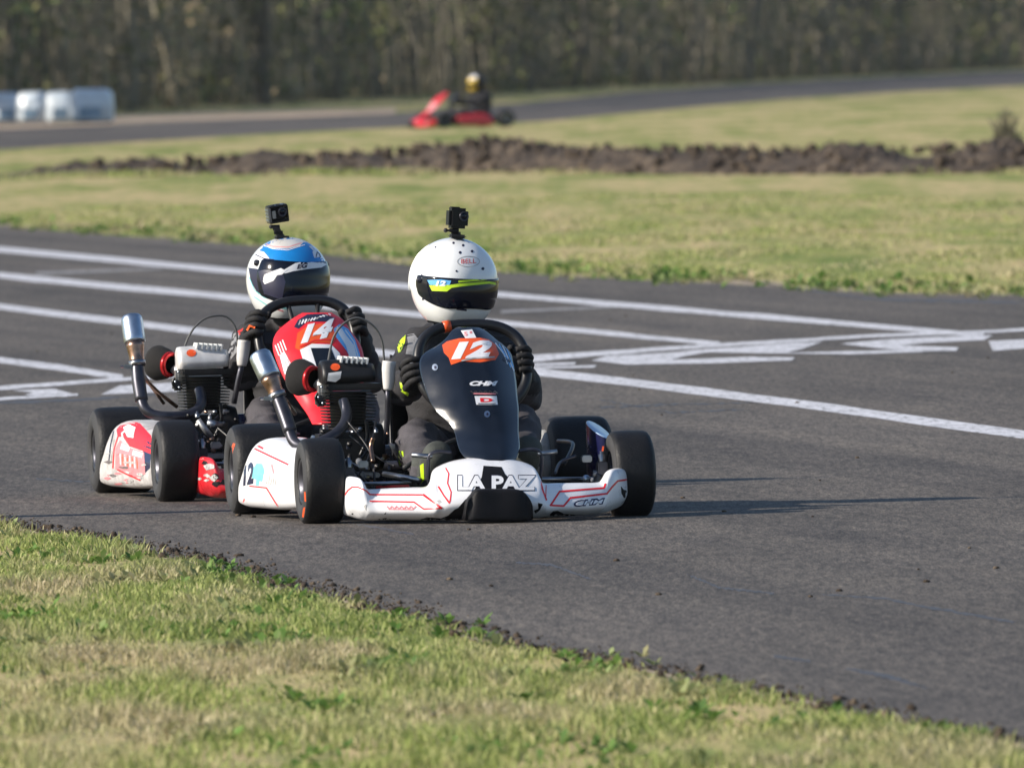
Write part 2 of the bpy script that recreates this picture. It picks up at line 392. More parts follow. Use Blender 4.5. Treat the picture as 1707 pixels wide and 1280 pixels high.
def gstroke(mb, P, wpx, m, z, jit=0.0):
    """painted line on the road: centre pixels and pixel heights"""
    top, bot = [], []
    n = 40; xs = [p[0] for p in P]; ys = [p[1] for p in P]; ws = wpx if isinstance(wpx, list) else [wpx] * len(P)
    for i in range(n + 1):
        x = xs[0] + (xs[-1] - xs[0]) * i / n; y = float(np.interp(x, xs, ys)); wv = float(np.interp(x, xs, ws))
        j1 = jit * noise.noise((i * .9, y, 1)); j2 = jit * noise.noise((i * .8, y, 5))
        wv *= .86; top.append(G(x, y - wv / 2 + j1)); bot.append(G(x, y + wv / 2 + j2))
    vs = [(p.x, p.y, z) for p in top + bot]; fs = [[i, i + 1, n + 2 + i, n + 1 + i] for i in range(n)]
    mb.add(vs, fs, m, False)
ml = MB()
gstroke(ml, [(-500, 372), (0, 417), (210, 436), (410, 455), (850, 494), (1292, 531), (1640, 561)], [10, 11, 11, 11, 10, 10, 9], 'road_paint', .0052, 1.5)
gstroke(ml, [(-500, 407), (0, 460), (180, 478), (410, 499), (640, 521), (850, 541), (1010, 557), (1200, 575)], [10, 11, 12, 12, 11, 10, 9, 8], 'road_paint', .0054, 1.5)
gstroke(ml, [(-500, 452), (0, 513), (381, 560), (880, 620), (1121, 648), (1352, 678), (1707, 727), (2300, 812)], [11, 12, 12, 14, 14, 15, 17, 20], 'road_paint', .0056, 1.5)
gstroke(ml, [(-400, 556), (0, 602), (110, 616), (205, 631)], [11, 12, 12, 10], 'road_paint', .0054, 1.5)
# crossing band and lettering
gstroke(ml, [(-500, 684), (0, 649), (150, 638), (300, 628)], [8, 8, 7, 6], 'road_paint', .0058, 1)
gstroke(ml, [(95, 643), (280, 631)], [4, 3], 'road_paint', .0060, 1)
gstroke(ml, [(880, 600), (1000, 591), (1200, 577), (1450, 562), (1640, 555), (2000, 536)], [14, 9, 7, 6, 6, 6], 'road_paint', .0058, 1)
gstroke(ml, [(-500, 702), (0, 667), (130, 660)], [6, 6, 4], 'road_paint', .0060, 1)
def gp(pts, m='road_paint', z=.0062):
    q = [G(*p) for p in pts]; ml.add([(p.x, p.y, z) for p in q], [list(range(len(q)))], m, False)
gp([(20, 653), (90, 650), (122, 659), (110, 664), (40, 661), (55, 657)])
gp([(200, 645), (290, 640), (300, 655), (168, 660)])
gp([(880, 608), (960, 606), (958, 610), (880, 613)]); gp([(880, 614), (995, 611), (990, 615), (900, 617)])
gp([(985, 603), (1010, 596), (1130, 589), (1190, 588), (1140, 596), (1120, 602), (1250, 597), (1325, 598), (1320, 603), (1180, 608), (1045, 610)])
gp([(1130, 588), (1300, 575), (1370, 572), (1340, 583), (1310, 590), (1400, 588), (1520, 585), (1540, 589), (1420, 593), (1260, 591)], z=.0064)
gp([(1400, 575), (1490, 567), (1580, 563), (1655, 561), (1640, 569), (1540, 574), (1500, 578), (1598, 581), (1595, 587), (1520, 588), (1450, 581)])
gp([(1648, 571), (1707, 568), (1900, 558), (1900, 574), (1707, 583), (1655, 587)])
gstroke(ml, [(835, 521), (1030, 513)], [5, 3], 'faded_paint', .0049, 1)
gstroke(ml, [(60, 457), (270, 449)], [5, 3], 'faded_paint', .0049, 1)
tag(ml.build('road_marking'), kind='structure')
ms = MB()
def dark_line(P, wd): gstroke(ms, P, wd, 'tar_seam_and_line', .0046, 3)
dark_line([(-300, 691), (0, 673), (130, 668), (275, 659)], [5, 5, 4, 3])  # dark line along the lower edge of the crossing band
dark_line([(860, 940), (920, 944), (985, 968)], [3, 4, 2]); dark_line([(1145, 960), (1200, 982), (1290, 992)], [1.5, 4, 2.5])
dark_line([(1370, 993), (1470, 1000), (1500, 1006), (1690, 1040)], [1.5, 3, 3.5, 4]); dark_line([(1290, 1096), (1350, 1105)], [4, 4]); dark_line([(1410, 1117), (1480, 1130), (1545, 1150)], [3, 8, 2])
dark_line([(1000, 668), (1120, 690), (1240, 684)], [1.5, 2, 1.5]); dark_line([(1000, 681), (1110, 676), (1290, 672)], [1.5, 2, 1])
dark_line([(560, 870), (620, 880), (690, 893)], [2, 5, 2]); dark_line([(60, 800), (250, 812)], [2, 2])
dark_line([(1180, 460), (1450, 500), (1800, 508)], [1, 4, 3])
tag(ms.build('tar_seams_and_line'), kind='structure')

# dark skid smudges are thin rubber films
# far track
fl = [(-1200, 306), (0, 250), (250, 235), (480, 222), (660, 213), (900, 203), (1100, 184), (1300, 166), (1500, 153), (1707, 143), (2300, 118)]
fu = [(-1200, 256), (0, 216), (250, 205), (480, 196), (660, 189), (860, 173), (1050, 155), (1250, 141), (1500, 128), (1707, 118), (2300, 94)]
P1 = [G(*p) for p in fl]; P2 = [G(*p) for p in fu]
mf = MB(); pts = [(p.x, p.y, .004) for p in P1] + [(p.x, p.y, .004) for p in reversed(P2)]
mf.add(pts, [list(range(len(pts)))], 'asphalt', False); tag(mf.build('track'), kind='structure')
vu = [(-1200, 240), (0, 201), (250, 191), (480, 184), (660, 180)]
P3 = [G(*p) for p in vu]
mv = MB(); pts = [(p.x, p.y, .003) for p in P2[:5]] + [(p.x, p.y, .003) for p in reversed(P3)]
mv.add(pts, [list(range(len(pts)))], 'verge', False); tag(mv.build('path'), kind='structure')

# ploughed bank
def bank():
    mb = MB(); n, mrow = 900, 22
    base = [(-900, 322), (-300, 310), (40, 297), (200, 293), (400, 291), (700, 289), (900, 288), (1100, 291), (1400, 291), (1707, 288), (2100, 287), (2700, 285)]
    hh = [(-900, .02), (0, .06), (90, .1), (130, .16), (300, .21), (500, .25), (650, .27), (740, .37), (790, .45), (860, .42), (930, .33), (1100, .3), (1250, .32), (1500, .3), (1650, .33), (2000, .3), (2700, .3)]
    g = []
    for i in range(n):
        px = -880 + 3500 * i / (n - 1); py = float(np.interp(px, [b[0] for b in base], [b[1] for b in base])); c = G(px, py)
        H = float(np.interp(px, [h[0] for h in hh], [h[1] for h in hh]))
        row = []
        for k in range(mrow):
            t = k / (mrow - 1); y = c.y + t * 4.2
            prof = math.sin(PI * t) ** .75
            q = Vector((c.x * (y / c.y), y, 0))
            ns = noise.noise((q.x * 5, q.y * 1.6, 0)) * .16 + noise.noise((q.x * 17, q.y * 7, 4)) * .2 + noise.noise((q.x * 40, q.y * 20, 9)) * .2
            patch = .8 + .5 * noise.noise((q.x * 1.3, 7, 0))
            z = prof * H * .9 * patch * (1 + ns) - .02 * (1 - prof)
            row.append(Vector((q.x, q.y + .3 * noise.noise((q.x * 3, 2, t * 4)), z)))
        g.append(row)
    mb.grid(g, 'soil')
    # clods
    for _ in range(500):
        px = random.uniform(60, 1750); py = float(np.interp(px, [b[0] for b in base], [b[1] for b in base])); H = float(np.interp(px, [h[0] for h in hh], [h[1] for h in hh]))
        t = random.uniform(-.25, 1); c = G(px, py); y = c.y + t * 4; z = H * math.sin(PI * max(.0, t)) ** .75 * .8
        s_ = random.uniform(.02, .07)
        mb.ell((c.x * y / c.y, y, z), (s_ * random.uniform(.8, 1.5), s_, s_ * random.uniform(.5, .9)), 'soil', rot=(random.random(), random.random(), random.random() * 3), nu=7, nv=5)
    tag(mb.build('terrain'), kind='structure')
bank()

# ------------------------------------------------------------ grass
def leafmat(name, stops, rough=.6):
    def f(T, N, K, b):
        g = N.new('ShaderNodeNewGeometry'); v = N.new('ShaderNodeTexCoord').outputs['Object']
        a = ramp(N, K, g.outputs['Random Per Island'], stops)
        n = nz(N, K, v, 1.1, 5, .65, 1.4, .35)
        mask = ramp(N, K, n, [(.47, (0, 0, 0)), (.62, (1, 1, 1))])
        dry = ramp(N, K, g.outputs['Random Per Island'], [(0, (.27, .26, .12)), (.4, (.45, .38, .22)), (1, (.58, .5, .33))])
        K.new(mixc(N, K, mask, a, dry), b.inputs['Base Color']); b.inputs['Roughness'].default_value = rough
        b.inputs['Specular IOR Level'].default_value = .25
        b.inputs['Transmission Weight'].default_value = 0
        tr = N.new('ShaderNodeBsdfTranslucent'); K.new(mixc(N, K, mask, a, dry), tr.inputs[0])
        ad = N.new('ShaderNodeMixShader'); ad.inputs[0].default_value = .35
        K.new(b.outputs[0], ad.inputs[1]); K.new(tr.outputs[0], ad.inputs[2]); K.new(ad.outputs[0], N['Material Output'].inputs[0])
    return ground_mat(name, f)
leafmat('grass_blades', [(0, (.15, .2, .06)), (.4, (.27, .33, .09)), (.8, (.42, .46, .16)), (1, (.52, .46, .25))])
leafmat('weed_leaves', [(0, (.06, .13, .03)), (.5, (.13, .24, .05)), (1, (.24, .38, .1))])

def blades(name, X, Y, h, wd, m, lean=.5):
    n = len(X); ang = rng.uniform(0, 2 * PI, n); la = rng.uniform(0, 2 * PI, n); ln = rng.uniform(0, lean, n) * h
    co = np.zeros((n, 5, 3)); ux, uy = np.cos(ang) * wd / 2, np.sin(ang) * wd / 2
    lx, ly = np.cos(la) * ln, np.sin(la) * ln
    co[:, 0] = np.stack([X - ux, Y - uy, np.full(n, -.004)], 1); co[:, 1] = np.stack([X + ux, Y + uy, np.full(n, -.004)], 1)
    co[:, 2] = np.stack([X + ux * .8 + lx * .35, Y + uy * .8 + ly * .35, h * .55], 1); co[:, 3] = np.stack([X - ux * .8 + lx * .35, Y - uy * .8 + ly * .35, h * .55], 1)
    co[:, 4] = np.stack([X + lx, Y + ly, h * (1 - .25 * rng.random(n))], 1)
    me = bpy.data.meshes.new(name); me.vertices.add(n * 5); me.vertices.foreach_set('co', co.reshape(-1))
    base = np.arange(n)[:, None] * 5
    li = np.concatenate([base + np.array([0, 1, 2, 3]), base + np.array([3, 2, 4])], 1).reshape(-1)
    me.loops.add(n * 7); me.loops.foreach_set('vertex_index', li)
    me.polygons.add(n * 2); st = (np.arange(n)[:, None] * 7 + np.array([0, 4])).reshape(-1)
    me.polygons.foreach_set('loop_start', st); me.polygons.foreach_set('loop_total', np.tile([4, 3], n))
    me.materials.append(MATS[m]); me.update(calc_edges=True); me.validate()
    o = bpy.data.objects.new(name, me); COL.objects.link(o); return tag(o, kind='stuff')
Ay = np.array([p.y for p in Aall])[::-1]; Ax = np.array([p.x for p in Aall])[::-1]
By = np.array([p.y for p in Ball])[::-1]; Bx = np.array([p.x for p in Ball])[::-1]
def vnoise(X, Y, s, sy, seed):
    return np.array([noise.noise((x * s, y * sy, seed)) for x, y in zip(X, Y)])
n = 230000; Yc = 26 + 26 * rng.random(n) ** 1.0; ax = np.interp(Yc, Ay, Ax); X = ax + .02 - rng.random(n) ** 1.15 * (2.4 + (Yc < 33) * 1.0)
k = vnoise(X, Yc, 3, 1.2, 3); e = ax - X
keep = (rng.random(n) < np.clip(.75 + k * 1.3, .12, 1)) & ((e > .1) | (rng.random(n) < e * 6 + .12))
X, Yc, k = X[keep], Yc[keep], k[keep]
h = (.010 + .022 * rng.random(len(X))) * (1 + 1.1 * np.clip(k, -.6, .8))
blades('grass', X, Yc, h, rng.uniform(.003, .007, len(X)), 'grass_blades', 1.1)
# broad leaved weeds
def weeds(name, pts, s0, s1):
    mb = MB()
    for (x, y, sc) in pts:
        for j in range(random.randint(5, 11)):
            a = random.uniform(0, 2 * PI); l = random.uniform(s0, s1) * sc; el = random.uniform(.2, 1.1); wv = l * .35
            d = Vector((math.cos(a) * math.cos(el), math.sin(a) * math.cos(el), math.sin(el))); sd_ = Vector((-math.sin(a), math.cos(a), 0)) * wv / 2
            p = Vector((x, y, 0)); mid = p + d * l * .55; tip = p + d * l * .9 + Vector((0, 0, -l * .12))
            mb.add([p, mid + sd_, tip, mid - sd_], [[0, 1, 2, 3]], 'weed_leaves')
    return tag(mb.build(name), kind='stuff')
wp = []
for _ in range(240):
    cy_ = random.uniform(26, 47); cxx = float(np.interp(cy_, Ay, Ax)) - random.random() ** 1.6 * 2.2
    for j in range(random.randint(2, 8)): wp.append((cxx + random.gauss(0, .05), cy_ + random.gauss(0, .2), random.uniform(.6, 1.3)))
weeds('ground_cover', wp, .02, .05)
# far side of the track
n = 110000; Yf = 74 + 60 * rng.random(n); bx = np.interp(Yf, By, Bx); X = bx - .1 + rng.random(n) ** 1.3 * 9
k = vnoise(X, Yf, .8, .25, 9); keep = (rng.random(n) < np.clip(.6 + k * 1.5, .1, 1)) & (np.abs(X) < Yf * .036 + 2.5)
X, Yf, k = X[keep], Yf[keep], k[keep]
blades('grass', X, Yf, (.008 + .02 * rng.random(len(X))) * (1 + k), rng.uniform(.008, .016, len(X)), 'grass_blades', 1.0)
wp = []
for _ in range(120):
    cy_ = random.uniform(76, 124); cxx = float(np.interp(cy_, By, Bx)) + abs(random.gauss(0, .35))
    for j in range(random.randint(3, 10)): wp.append((cxx + random.gauss(0, .12), cy_ + random.gauss(0, .8), random.uniform(.6, 1.4)))
weeds('ground_cover', wp, .03, .08)
# clods of soil and gravel along the near edge
mb = MB()
for _ in range(3000):
    y = 28 + 19 * random.random() ** .8; x = float(np.interp(y, Ay, Ax)) + random.gauss(.015, .045) + (.1 * random.random() ** 2 if y > 38 else 0); s_ = random.uniform(.0015, .0045) * (3 if random.random() < .08 else 1)
    mb.ell((x, y, .005), (s_ * random.uniform(1, 2), s_, s_ * random.uniform(.5, 1)), 'soil', rot=(random.random(), random.random(), random.random() * 3), nu=5, nv=3)
for _ in range(60):
    y = random.uniform(36, 82); x = random.uniform(-1.6, 2.2) * y / 50; s_ = random.uniform(.003, .008)
    if x > float(np.interp(y, Ay, Ax)): mb.ell((x, y, .006), (s_ * 1.3, s_, s_ * .7), 'soil', nu=6, nv=4)
tag(mb.build('gravel'), kind='stuff')

n = 11000; pxs = rng.uniform(-60, 1800, n); Xb = []; Yb = []
for p_ in pxs:
    c = G(p_, float(np.interp(p_, [40, 400, 900, 1707], [297, 291, 288.5, 288]))); y_ = c.y + abs(random.gauss(0, .9)) - 1.0 if random.random() < .8 else c.y + random.uniform(3.6, 5.5); Xb.append(c.x * y_ / c.y); Yb.append(y_)
Xb, Yb = np.array(Xb), np.array(Yb); k = vnoise(Xb, Yb, 1.2, .3, 4); kp = rng.random(n) < np.clip(.5 + k * 1.8, .05, 1); Xb, Yb, k = Xb[kp], Yb[kp], k[kp]
blades('grass', Xb, Yb, (.025 + .045 * rng.random(len(Xb))) * (1 + k), rng.uniform(.012, .025, len(Xb)), 'grass_blades', .9)

# ------------------------------------------------------------ wood
def barkm(name, c0, c1):
    def f(T, N, K, b):
        v = N.new('ShaderNodeTexCoord').outputs['Object']
        K.new(ramp(N, K, nz(N, K, v, 3, 5, .7, 4, 1), [(.35, c0), (.65, c1)]), b.inputs['Base Color']); b.inputs['Roughness'].default_value = .9
    return ground_mat(name, f)
barkm('bark_pale', (.17, .15, .11), (.3, .27, .2)); barkm('bark_dark', (.09, .08, .06), (.16, .145, .105)); barkm('twig', (.2, .175, .125), (.32, .285, .21))
def folm(name, stops):
    def f(T, N, K, b):
        g = N.new('ShaderNodeNewGeometry'); o = N.new('ShaderNodeObjectInfo')
        a = ramp(N, K, g.outputs['Random Per Island'], stops)
        t = ramp(N, K, o.outputs['Random'], [(0, (.7, .75, .75)), (.5, (1, 1, .9)), (1, (1.35, 1.25, 1.15))])
        K.new(mixc(N, K, 1.0, a, t, 'MULTIPLY'), b.inputs['Base Color']); b.inputs['Roughness'].default_value = .8; b.inputs['Specular IOR Level'].default_value = .2
    return ground_mat(name, f)
folm('leaf_olive', [(0, (.09, .1, .045)), (.5, (.145, .155, .065)), (1, (.23, .235, .11))])
folm('leaf_green', [(0, (.07, .1, .045)), (.5, (.12, .155, .06)), (1, (.2, .24, .09))])
folm('leaf_brown', [(0, (.13, .11, .07)), (.5, (.2, .17, .11)), (1, (.3, .26, .18))])
def leaves(mb, cen, rad, n, s, m, zmin=.1):
    for _ in range(n):
        v = Vector((random.gauss(0, 1), random.gauss(0, 1), random.gauss(0, 1))).normalized() * random.random() ** .45
        p = Vector(cen) + Vector((v.x * rad[0], v.y * rad[1], v.z * rad[2]))
        if p.z < zmin: p.z = zmin + random.random() * .3
        a = Vector((random.gauss(0, 1), random.gauss(0, 1), random.gauss(0, 1.4))).normalized(); b = a.orthogonal().normalized()
        q = s * random.uniform(.5, 1.3); mb.add([p - a * q, p + b * q * .45, p + a * q, p - b * q * .45], [[0, 1, 2, 3]], m, False)
def tree_protos():
    out = []
    for vi in range(6):
        random.seed(40 + vi); H = random.uniform(9, 13)
        tr = MB(); cr_ = MB(); bark = 'bark_pale' if vi % 2 else 'bark_dark'; lf = ['leaf_olive', 'leaf_brown', 'leaf_green'][vi % 3]
        stems = random.randint(1, 3)
        for s_ in range(stems):
            a = random.uniform(0, 6.3); tilt = random.uniform(.03, .22); r0 = random.uniform(.06, .13)
            P = [Vector((math.cos(a) * tilt * z + random.gauss(0, .06), math.sin(a) * tilt * z + random.gauss(0, .06), z)) for z in (0, H * .12, H * .3, H * .5, H * .75, H)]
            P[0].z = -.1; tr.tube(P, [r0, r0 * .9, r0 * .75, r0 * .55, r0 * .35, .01], bark, seg=7, sub=3)
            for b_ in range(16):
                t = random.uniform(.05, .95); z = t * H; i = min(4, int(t * 5)); q = P[i].lerp(P[i + 1], t * 5 - i) if True else P[i]
                ba = random.uniform(0, 6.3); bl = random.uniform(.7, 2.4) * (1.1 - t * .6); up = random.uniform(.5, 1.8)
                e = q + Vector((math.cos(ba) * bl * .6, math.sin(ba) * bl * .6, bl * up * .6)); mid = q.lerp(e, .5) + Vector((0, 0, -.1))
                tr.tube([q, mid, e], [r0 * .35 * (1.1 - t), r0 * .2 * (1.1 - t), .006], bark, seg=5, sub=2)
                leaves(cr_, e, (.55, .55, .7), 16, .11, lf)
                for tw in range(4):
                    tt = q.lerp(e, random.uniform(.4, 1)); d = Vector((random.gauss(0, .35), random.gauss(0, .35), random.uniform(.3, 1.1)))
                    cr_.tube([tt, tt + d * .5 + Vector((0, 0, .05)), tt + d], [.012, .009, .004], 'twig', seg=3, sub=1)
        for _ in range(10):
            z = random.uniform(.3, H * .9); a = random.uniform(0, 6.3); rr = random.uniform(0, 1.3); leaves(cr_, (math.cos(a) * rr, math.sin(a) * rr, z), (.6, .6, .8), 28, .13, random.choice([lf, 'leaf_olive']))
        for _ in range(26):
            a = random.uniform(0, 6.3); rr = random.uniform(.2, 1.3); x, y = math.cos(a) * rr, math.sin(a) * rr; hh = random.uniform(1, 4)
            cr_.tube([(x, y, 0), (x + random.gauss(0, .15), y + random.gauss(0, .15), hh * .5), (x + random.gauss(0, .35), y + random.gauss(0, .35), hh)], [.018, .013, .004], 'twig', seg=3, sub=2)
        t = empty('bare_tree'); a = tr.build('trunk', t); c = cr_.build('crown', t); out.append((t, a, c))
    return out
protos = tree_protos(); random.seed(11)
F0, F1 = G(150, 191), G(1707, 114); fd = (F1 - F0); FL = fd.length; fd.normalize(); fn = Vector((-fd.y, fd.x, 0))
spots = []
s_ = -150.0
while s_ < FL + 120:
    for row, dep in enumerate((1.2, 4.5, 8.5)):
        inside = -20 < s_ < FL + 20
        if not inside and random.random() < .6: continue
        spots.append((s_ + random.uniform(-1.6, 1.6), dep + random.uniform(-.8, 1.6), row))
    s_ += 5.2 if -20 < s_ < FL + 20 else 7
tlabels = {0: 'bare tree with dark trunk and olive twigs in the far wood', 1: 'bare tree with pale trunk and brown twigs in the far wood', 2: 'bushy tree with dark trunk and green leaves in the far wood',
           3: 'bare tree with pale trunk and olive foliage in the far wood', 4: 'leaning tree with dark trunk and brown twigs in the far wood', 5: 'bushy tree with pale trunk and green leaves in the far wood'}
for i, (s_, dep, row) in enumerate(spots):
    vi = random.randrange(6) if i >= 6 else i; t, a, c = protos[vi]
    if i >= 6:
        t2 = t.copy(); COL.objects.link(t2)
        for q in (a, c): q2 = q.copy(); COL.objects.link(q2); q2.parent = t2
        t = t2
    p = F0 + fd * s_ + fn * dep; t.location = (p.x, p.y, 0); t.rotation_euler = (0, 0, random.uniform(0, 6.3)); sc = random.uniform(.8, 1.25); t.scale = (sc, sc, sc * random.uniform(.9, 1.15))
    tag(t, tlabels[vi], 'tree', group='trees of the far wood: ' + tlabels[vi].split(' in ')[0])
mw = MB()
L0, L1 = -170, FL + 140
s_ = L0
while s_ < L1:
    fine = -30 < s_ < FL + 30
    for dep in (3.5, 7, 11, 15):
        p = F0 + fd * (s_ + random.uniform(-1, 1)) + fn * (dep + random.uniform(-1, 1)); hz = random.uniform(.4, 5.5)
        leaves(mw, (p.x, p.y, hz), (1.0, 1.0, 1.5), 22 if fine else 9, .24 if fine else .6, random.choice(['leaf_olive', 'leaf_brown', 'leaf_brown', 'leaf_green']))
        leaves(mw, (p.x, p.y, .5), (1.2, 1.2, .8), 14 if fine else 6, .2 if fine else .5, random.choice(['leaf_olive', 'leaf_brown', 'leaf_green']))
        if dep > 10: leaves(mw, (p.x, p.y, 5), (1.4, 1.4, 6), 16, .7, random.choice(['leaf_olive', 'leaf_brown']))
        if fine:
            for _ in range(3):
                q = p + Vector((random.gauss(0, 1), random.gauss(0, 1), 0)); hh = random.uniform(2, 7)
                mw.tube([q, q + Vector((random.gauss(0, .25), 0, hh * .5)), q + Vector((random.gauss(0, .5), 0, hh))], [random.uniform(.02, .06), .03, .008], random.choice(['twig', 'bark_pale', 'bark_dark']), seg=4, sub=1)
    s_ += 1.15 if fine else 3
tag(mw.build('woodland'), kind='stuff', label='tangled undergrowth and saplings filling the far wood')

# shrub on the bank
def shrub():
    t = empty('shrub', label='small dark shrub standing on the earth bank at right', cat='shrub'); p = G(1688, 279); t.location = (p.x, p.y + 2, 0)
    a = MB(); b = MB(); random.seed(3)
    for _ in range(46):
        d = Vector((random.gauss(0, .11), random.gauss(0, .11), random.uniform(.35, .62))); a.tube([(0, 0, 0), d * .5 + Vector((random.gauss(0, .02), 0, 0)), d], [.009, .007, .003], 'bark_dark', seg=4, sub=2)
    leaves(b, (0, 0, .34), (.13, .13, .26), 170, .03, 'leaf_brown', .05); leaves(b, (.03, 0, .2), (.2, .2, .16), 200, .03, 'bark_dark', .02)
    a.build('stem', t); b.build('foliage', t)
shrub(); random.seed(8)

# row of wrapped bales
D('bale_wrap', (.62, .7, .76), .35, var=.12, scale=6, bump=.5, bscale=8); D('bale_band', (.2, .3, .4), .5, var=.2)
bl = ['pale wrapped bale at the right hand end of the bale row', 'pale wrapped bale second from the right in the bale row', 'pale wrapped bale third from the right in the bale row', 'pale wrapped bale at the left frame edge in the bale row']
for i, (px0, px1, ht) in enumerate([(116, 183, .63), (73, 117, .59), (29, 74, .58), (-16, 30, .57)]):
    c0 = G(px0, 206); c1 = G(px1, 206); wv = (c1.x - c0.x); t = empty('wrapped_bale', label=bl[i], cat='bale', group='bales wrapped in pale plastic'); t.location = ((c0.x + c1.x) / 2, c0.y + .4, 0)
    t.rotation_euler = (0, 0, random.uniform(-.1, .1)); mb = MB(); rings = []
    nn = 26
    for j in range(9):
        u = j / 8; ins = .9 + .1 * math.sin(PI * u) ** .5; ring = []
        for k in range(nn):
            a = 2 * PI * k / nn; ca, sa = math.cos(a), math.sin(a)
            x = wv / 2 * math.copysign(abs(ca) ** .25, ca) * ins * (1 - (.16 if sa > 0 else 0) * sa); z = ht / 2 + ht / 2 * math.copysign(abs(sa) ** .28, sa) * ins
            ring.append(Vector((x + .015 * noise.noise((x * 9, z * 9, u * 5 + i)), (u - .5) * .8, z + .02 * noise.noise((x * 6, 3, u * 3 + i)))))
        rings.append(ring)
    mb.loft(rings, 'bale_wrap'); mb.build('wrapping', t)
    mb = MB(); mb.box((0, -.404, ht * .3), (wv * .5, .012, ht * .35), 'bale_band', bev=.004); mb.build('band', t)

# unseen post added left of the frame to cast a shadow line on the track
def pole(px, py, dist, h, label):
    q = G(px, py); p = Vector((q.x, q.y, 0)) - Vector((math.cos(R(SUN_AZ)), math.sin(R(SUN_AZ)), 0)) * dist
    mb = MB(); mb.lathe([(-.05, .085), (h * .5, .083), (h - .02, .08), (h, .06), (h, 0)], p, (0, 0, 1), 'post_wood', seg=20)
    tag(mb.build('shadow_post'), label, 'post')
# thin air over the whole place
hb = MB(); hb.box((0, 1350, 12), (3010, 3310, 26), 'asphalt')
hz_ = bpy.data.materials.new('haze'); hz_.use_nodes = True; hn = hz_.node_tree; hn.nodes.clear()
ho_ = hn.nodes.new('ShaderNodeOutputMaterial'); hv = hn.nodes.new('ShaderNodeVolumePrincipled'); hv.inputs['Color'].default_value = (.92, .93, .95, 1); hv.inputs['Density'].default_value = .00009; hv.inputs['Anisotropy'].default_value = .2
hn.links.new(hv.outputs[0], ho_.inputs['Volume']); hob = hb.build('haze'); hob.data.materials.clear(); hob.data.materials.append(hz_); tag(hob, kind='stuff')

# ============================================================ KARTS
def frame_at(px, py, X, Y, deg):
    """kart frame whose local ground point (X, Y) stands at the ground seen in pixel (px, py)"""
    g = G(px, py); Rz = Matrix.Rotation(R(deg), 3, 'Z'); o = g - Rz @ Vector((X, Y, 0)); return Frame(o.x, o.y, deg)
K1 = frame_at(537, 874.5, -.47, -.02, 9.5)
K2 = frame_at(295, 837.5, -.47, -.02, 9.5)
K3 = frame_at(722, 214, 0, 0, -68)

def superring(P0, P1, dep, dirv, n=22, p=2.8):
    """closed section between a top and a bottom point, dep thick along dirv"""
    c = (P0 + P1) / 2; up = (P0 - P1) / 2; d = Vector(dirv) * dep / 2; out = []
    for k in range(n):
        a = 2 * PI * k / n; ca, sa = math.cos(a), math.sin(a)
        out.append(c + d + up * math.copysign(abs(sa) ** (2 / p), sa) - d * math.copysign(abs(ca) ** (2 / p), ca))
    return out
def resample(rings, m):
    n = len(rings[0]); return [list(r) for r in zip(*[cr([q[k] for q in rings], m) for k in range(n)])]

def tyre_obj(parent, X, Y, rad, wd, rim_mat='dark_steel', mark=None, disc=False, steer=0):
    sx = 1 if X > 0 else -1; c = Vector((X, Y, rad)); ax = Vector((math.cos(steer), math.sin(steer), 0)) * sx; h = wd / 2
    rimr = .066
    w_ = MB()
    # rim: barrel, lips, hub face
    w_.lathe([(-h * .82, rimr + .004), (-h * .8, rimr - .006), (-h * .3, rimr - .014), (h * .3, rimr - .014), (h * .8, rimr - .004), (h * .86, rimr + .004), (h * .9, rimr - .002), (h * .84, rimr - .010), (h * .3, rimr - .020), (-h * .1, rimr - .026), (-h * .1, .022), (h * .25, .02), (h * .25, 0)], c, ax, rim_mat, 36)
    w_.lathe([(-h * .82, rimr + .004), (-h * .88, rimr - .002), (-h * .6, rimr - .02), (-h * .12, .03), (-h * .9, .026), (-h * .9, 0)], c, ax, rim_mat, 36)
    for k in range(3):
        a = 2 * PI * k / 3; v = Vector((0, math.cos(a), math.sin(a))) * .036; w_.lathe([(-h * .1, .006), (h * .12, .006), (h * .12, 0)], c + v, ax, 'steel', 8)
    wo = w_.build('wheel', parent)
    t = MB(); r0 = rad - .036
    prof = [(h * .80, rimr), (h * .93, rimr + .004), (h * 1.0, rimr + .018), (h * 1.02, r0 - .004), (h * .99, r0 + .012), (h * .92, r0 + .024), (h * .82, rad - .0045), (h * .68, rad - .0012), (h * .4, rad), (0, rad + .0006), (-h * .4, rad), (-h * .68, rad - .0012), (-h * .82, rad - .0045), (-h * .92, r0 + .024), (-h * .99, r0 + .012), (-h * 1.02, r0 - .004), (-h, rimr + .018), (-h * .93, rimr + .004), (-h * .8, rimr)]
    t.lathe(prof, c, ax, 'tyre', 56)
    for i, f in enumerate(t.f):
        z = sum((t.v[k] - c).dot(ax) for k in f) / 4
        if abs(z) > h * .93: t.m[i] = t.mi('tyre_shoulder')
    if mark: mark(t)
    t.build('tyre', wo)
    return wo

def finned(mb, c, w_, d, h, n, tilt=0):
    for k in range(n):
        z = -h / 2 + h * k / (n - 1); s_ = 1 - .12 * (1 - k / (n - 1)); mb.box(Vector(c) + Vector((0, 0, z)), (w_ * s_, d * s_, h / n * .36), 'engine_black', bev=.0)
        mb.ell(Vector(c) + Vector((0, 0, z)), (w_ * s_ * .54, d * s_ * .54, h / n * .2), 'engine_black', nu=28, nv=4)
    mb.lathe([(-h / 2, w_ * .33), (h / 2, w_ * .36)], c, (0, 0, 1), 'engine_black', 24)

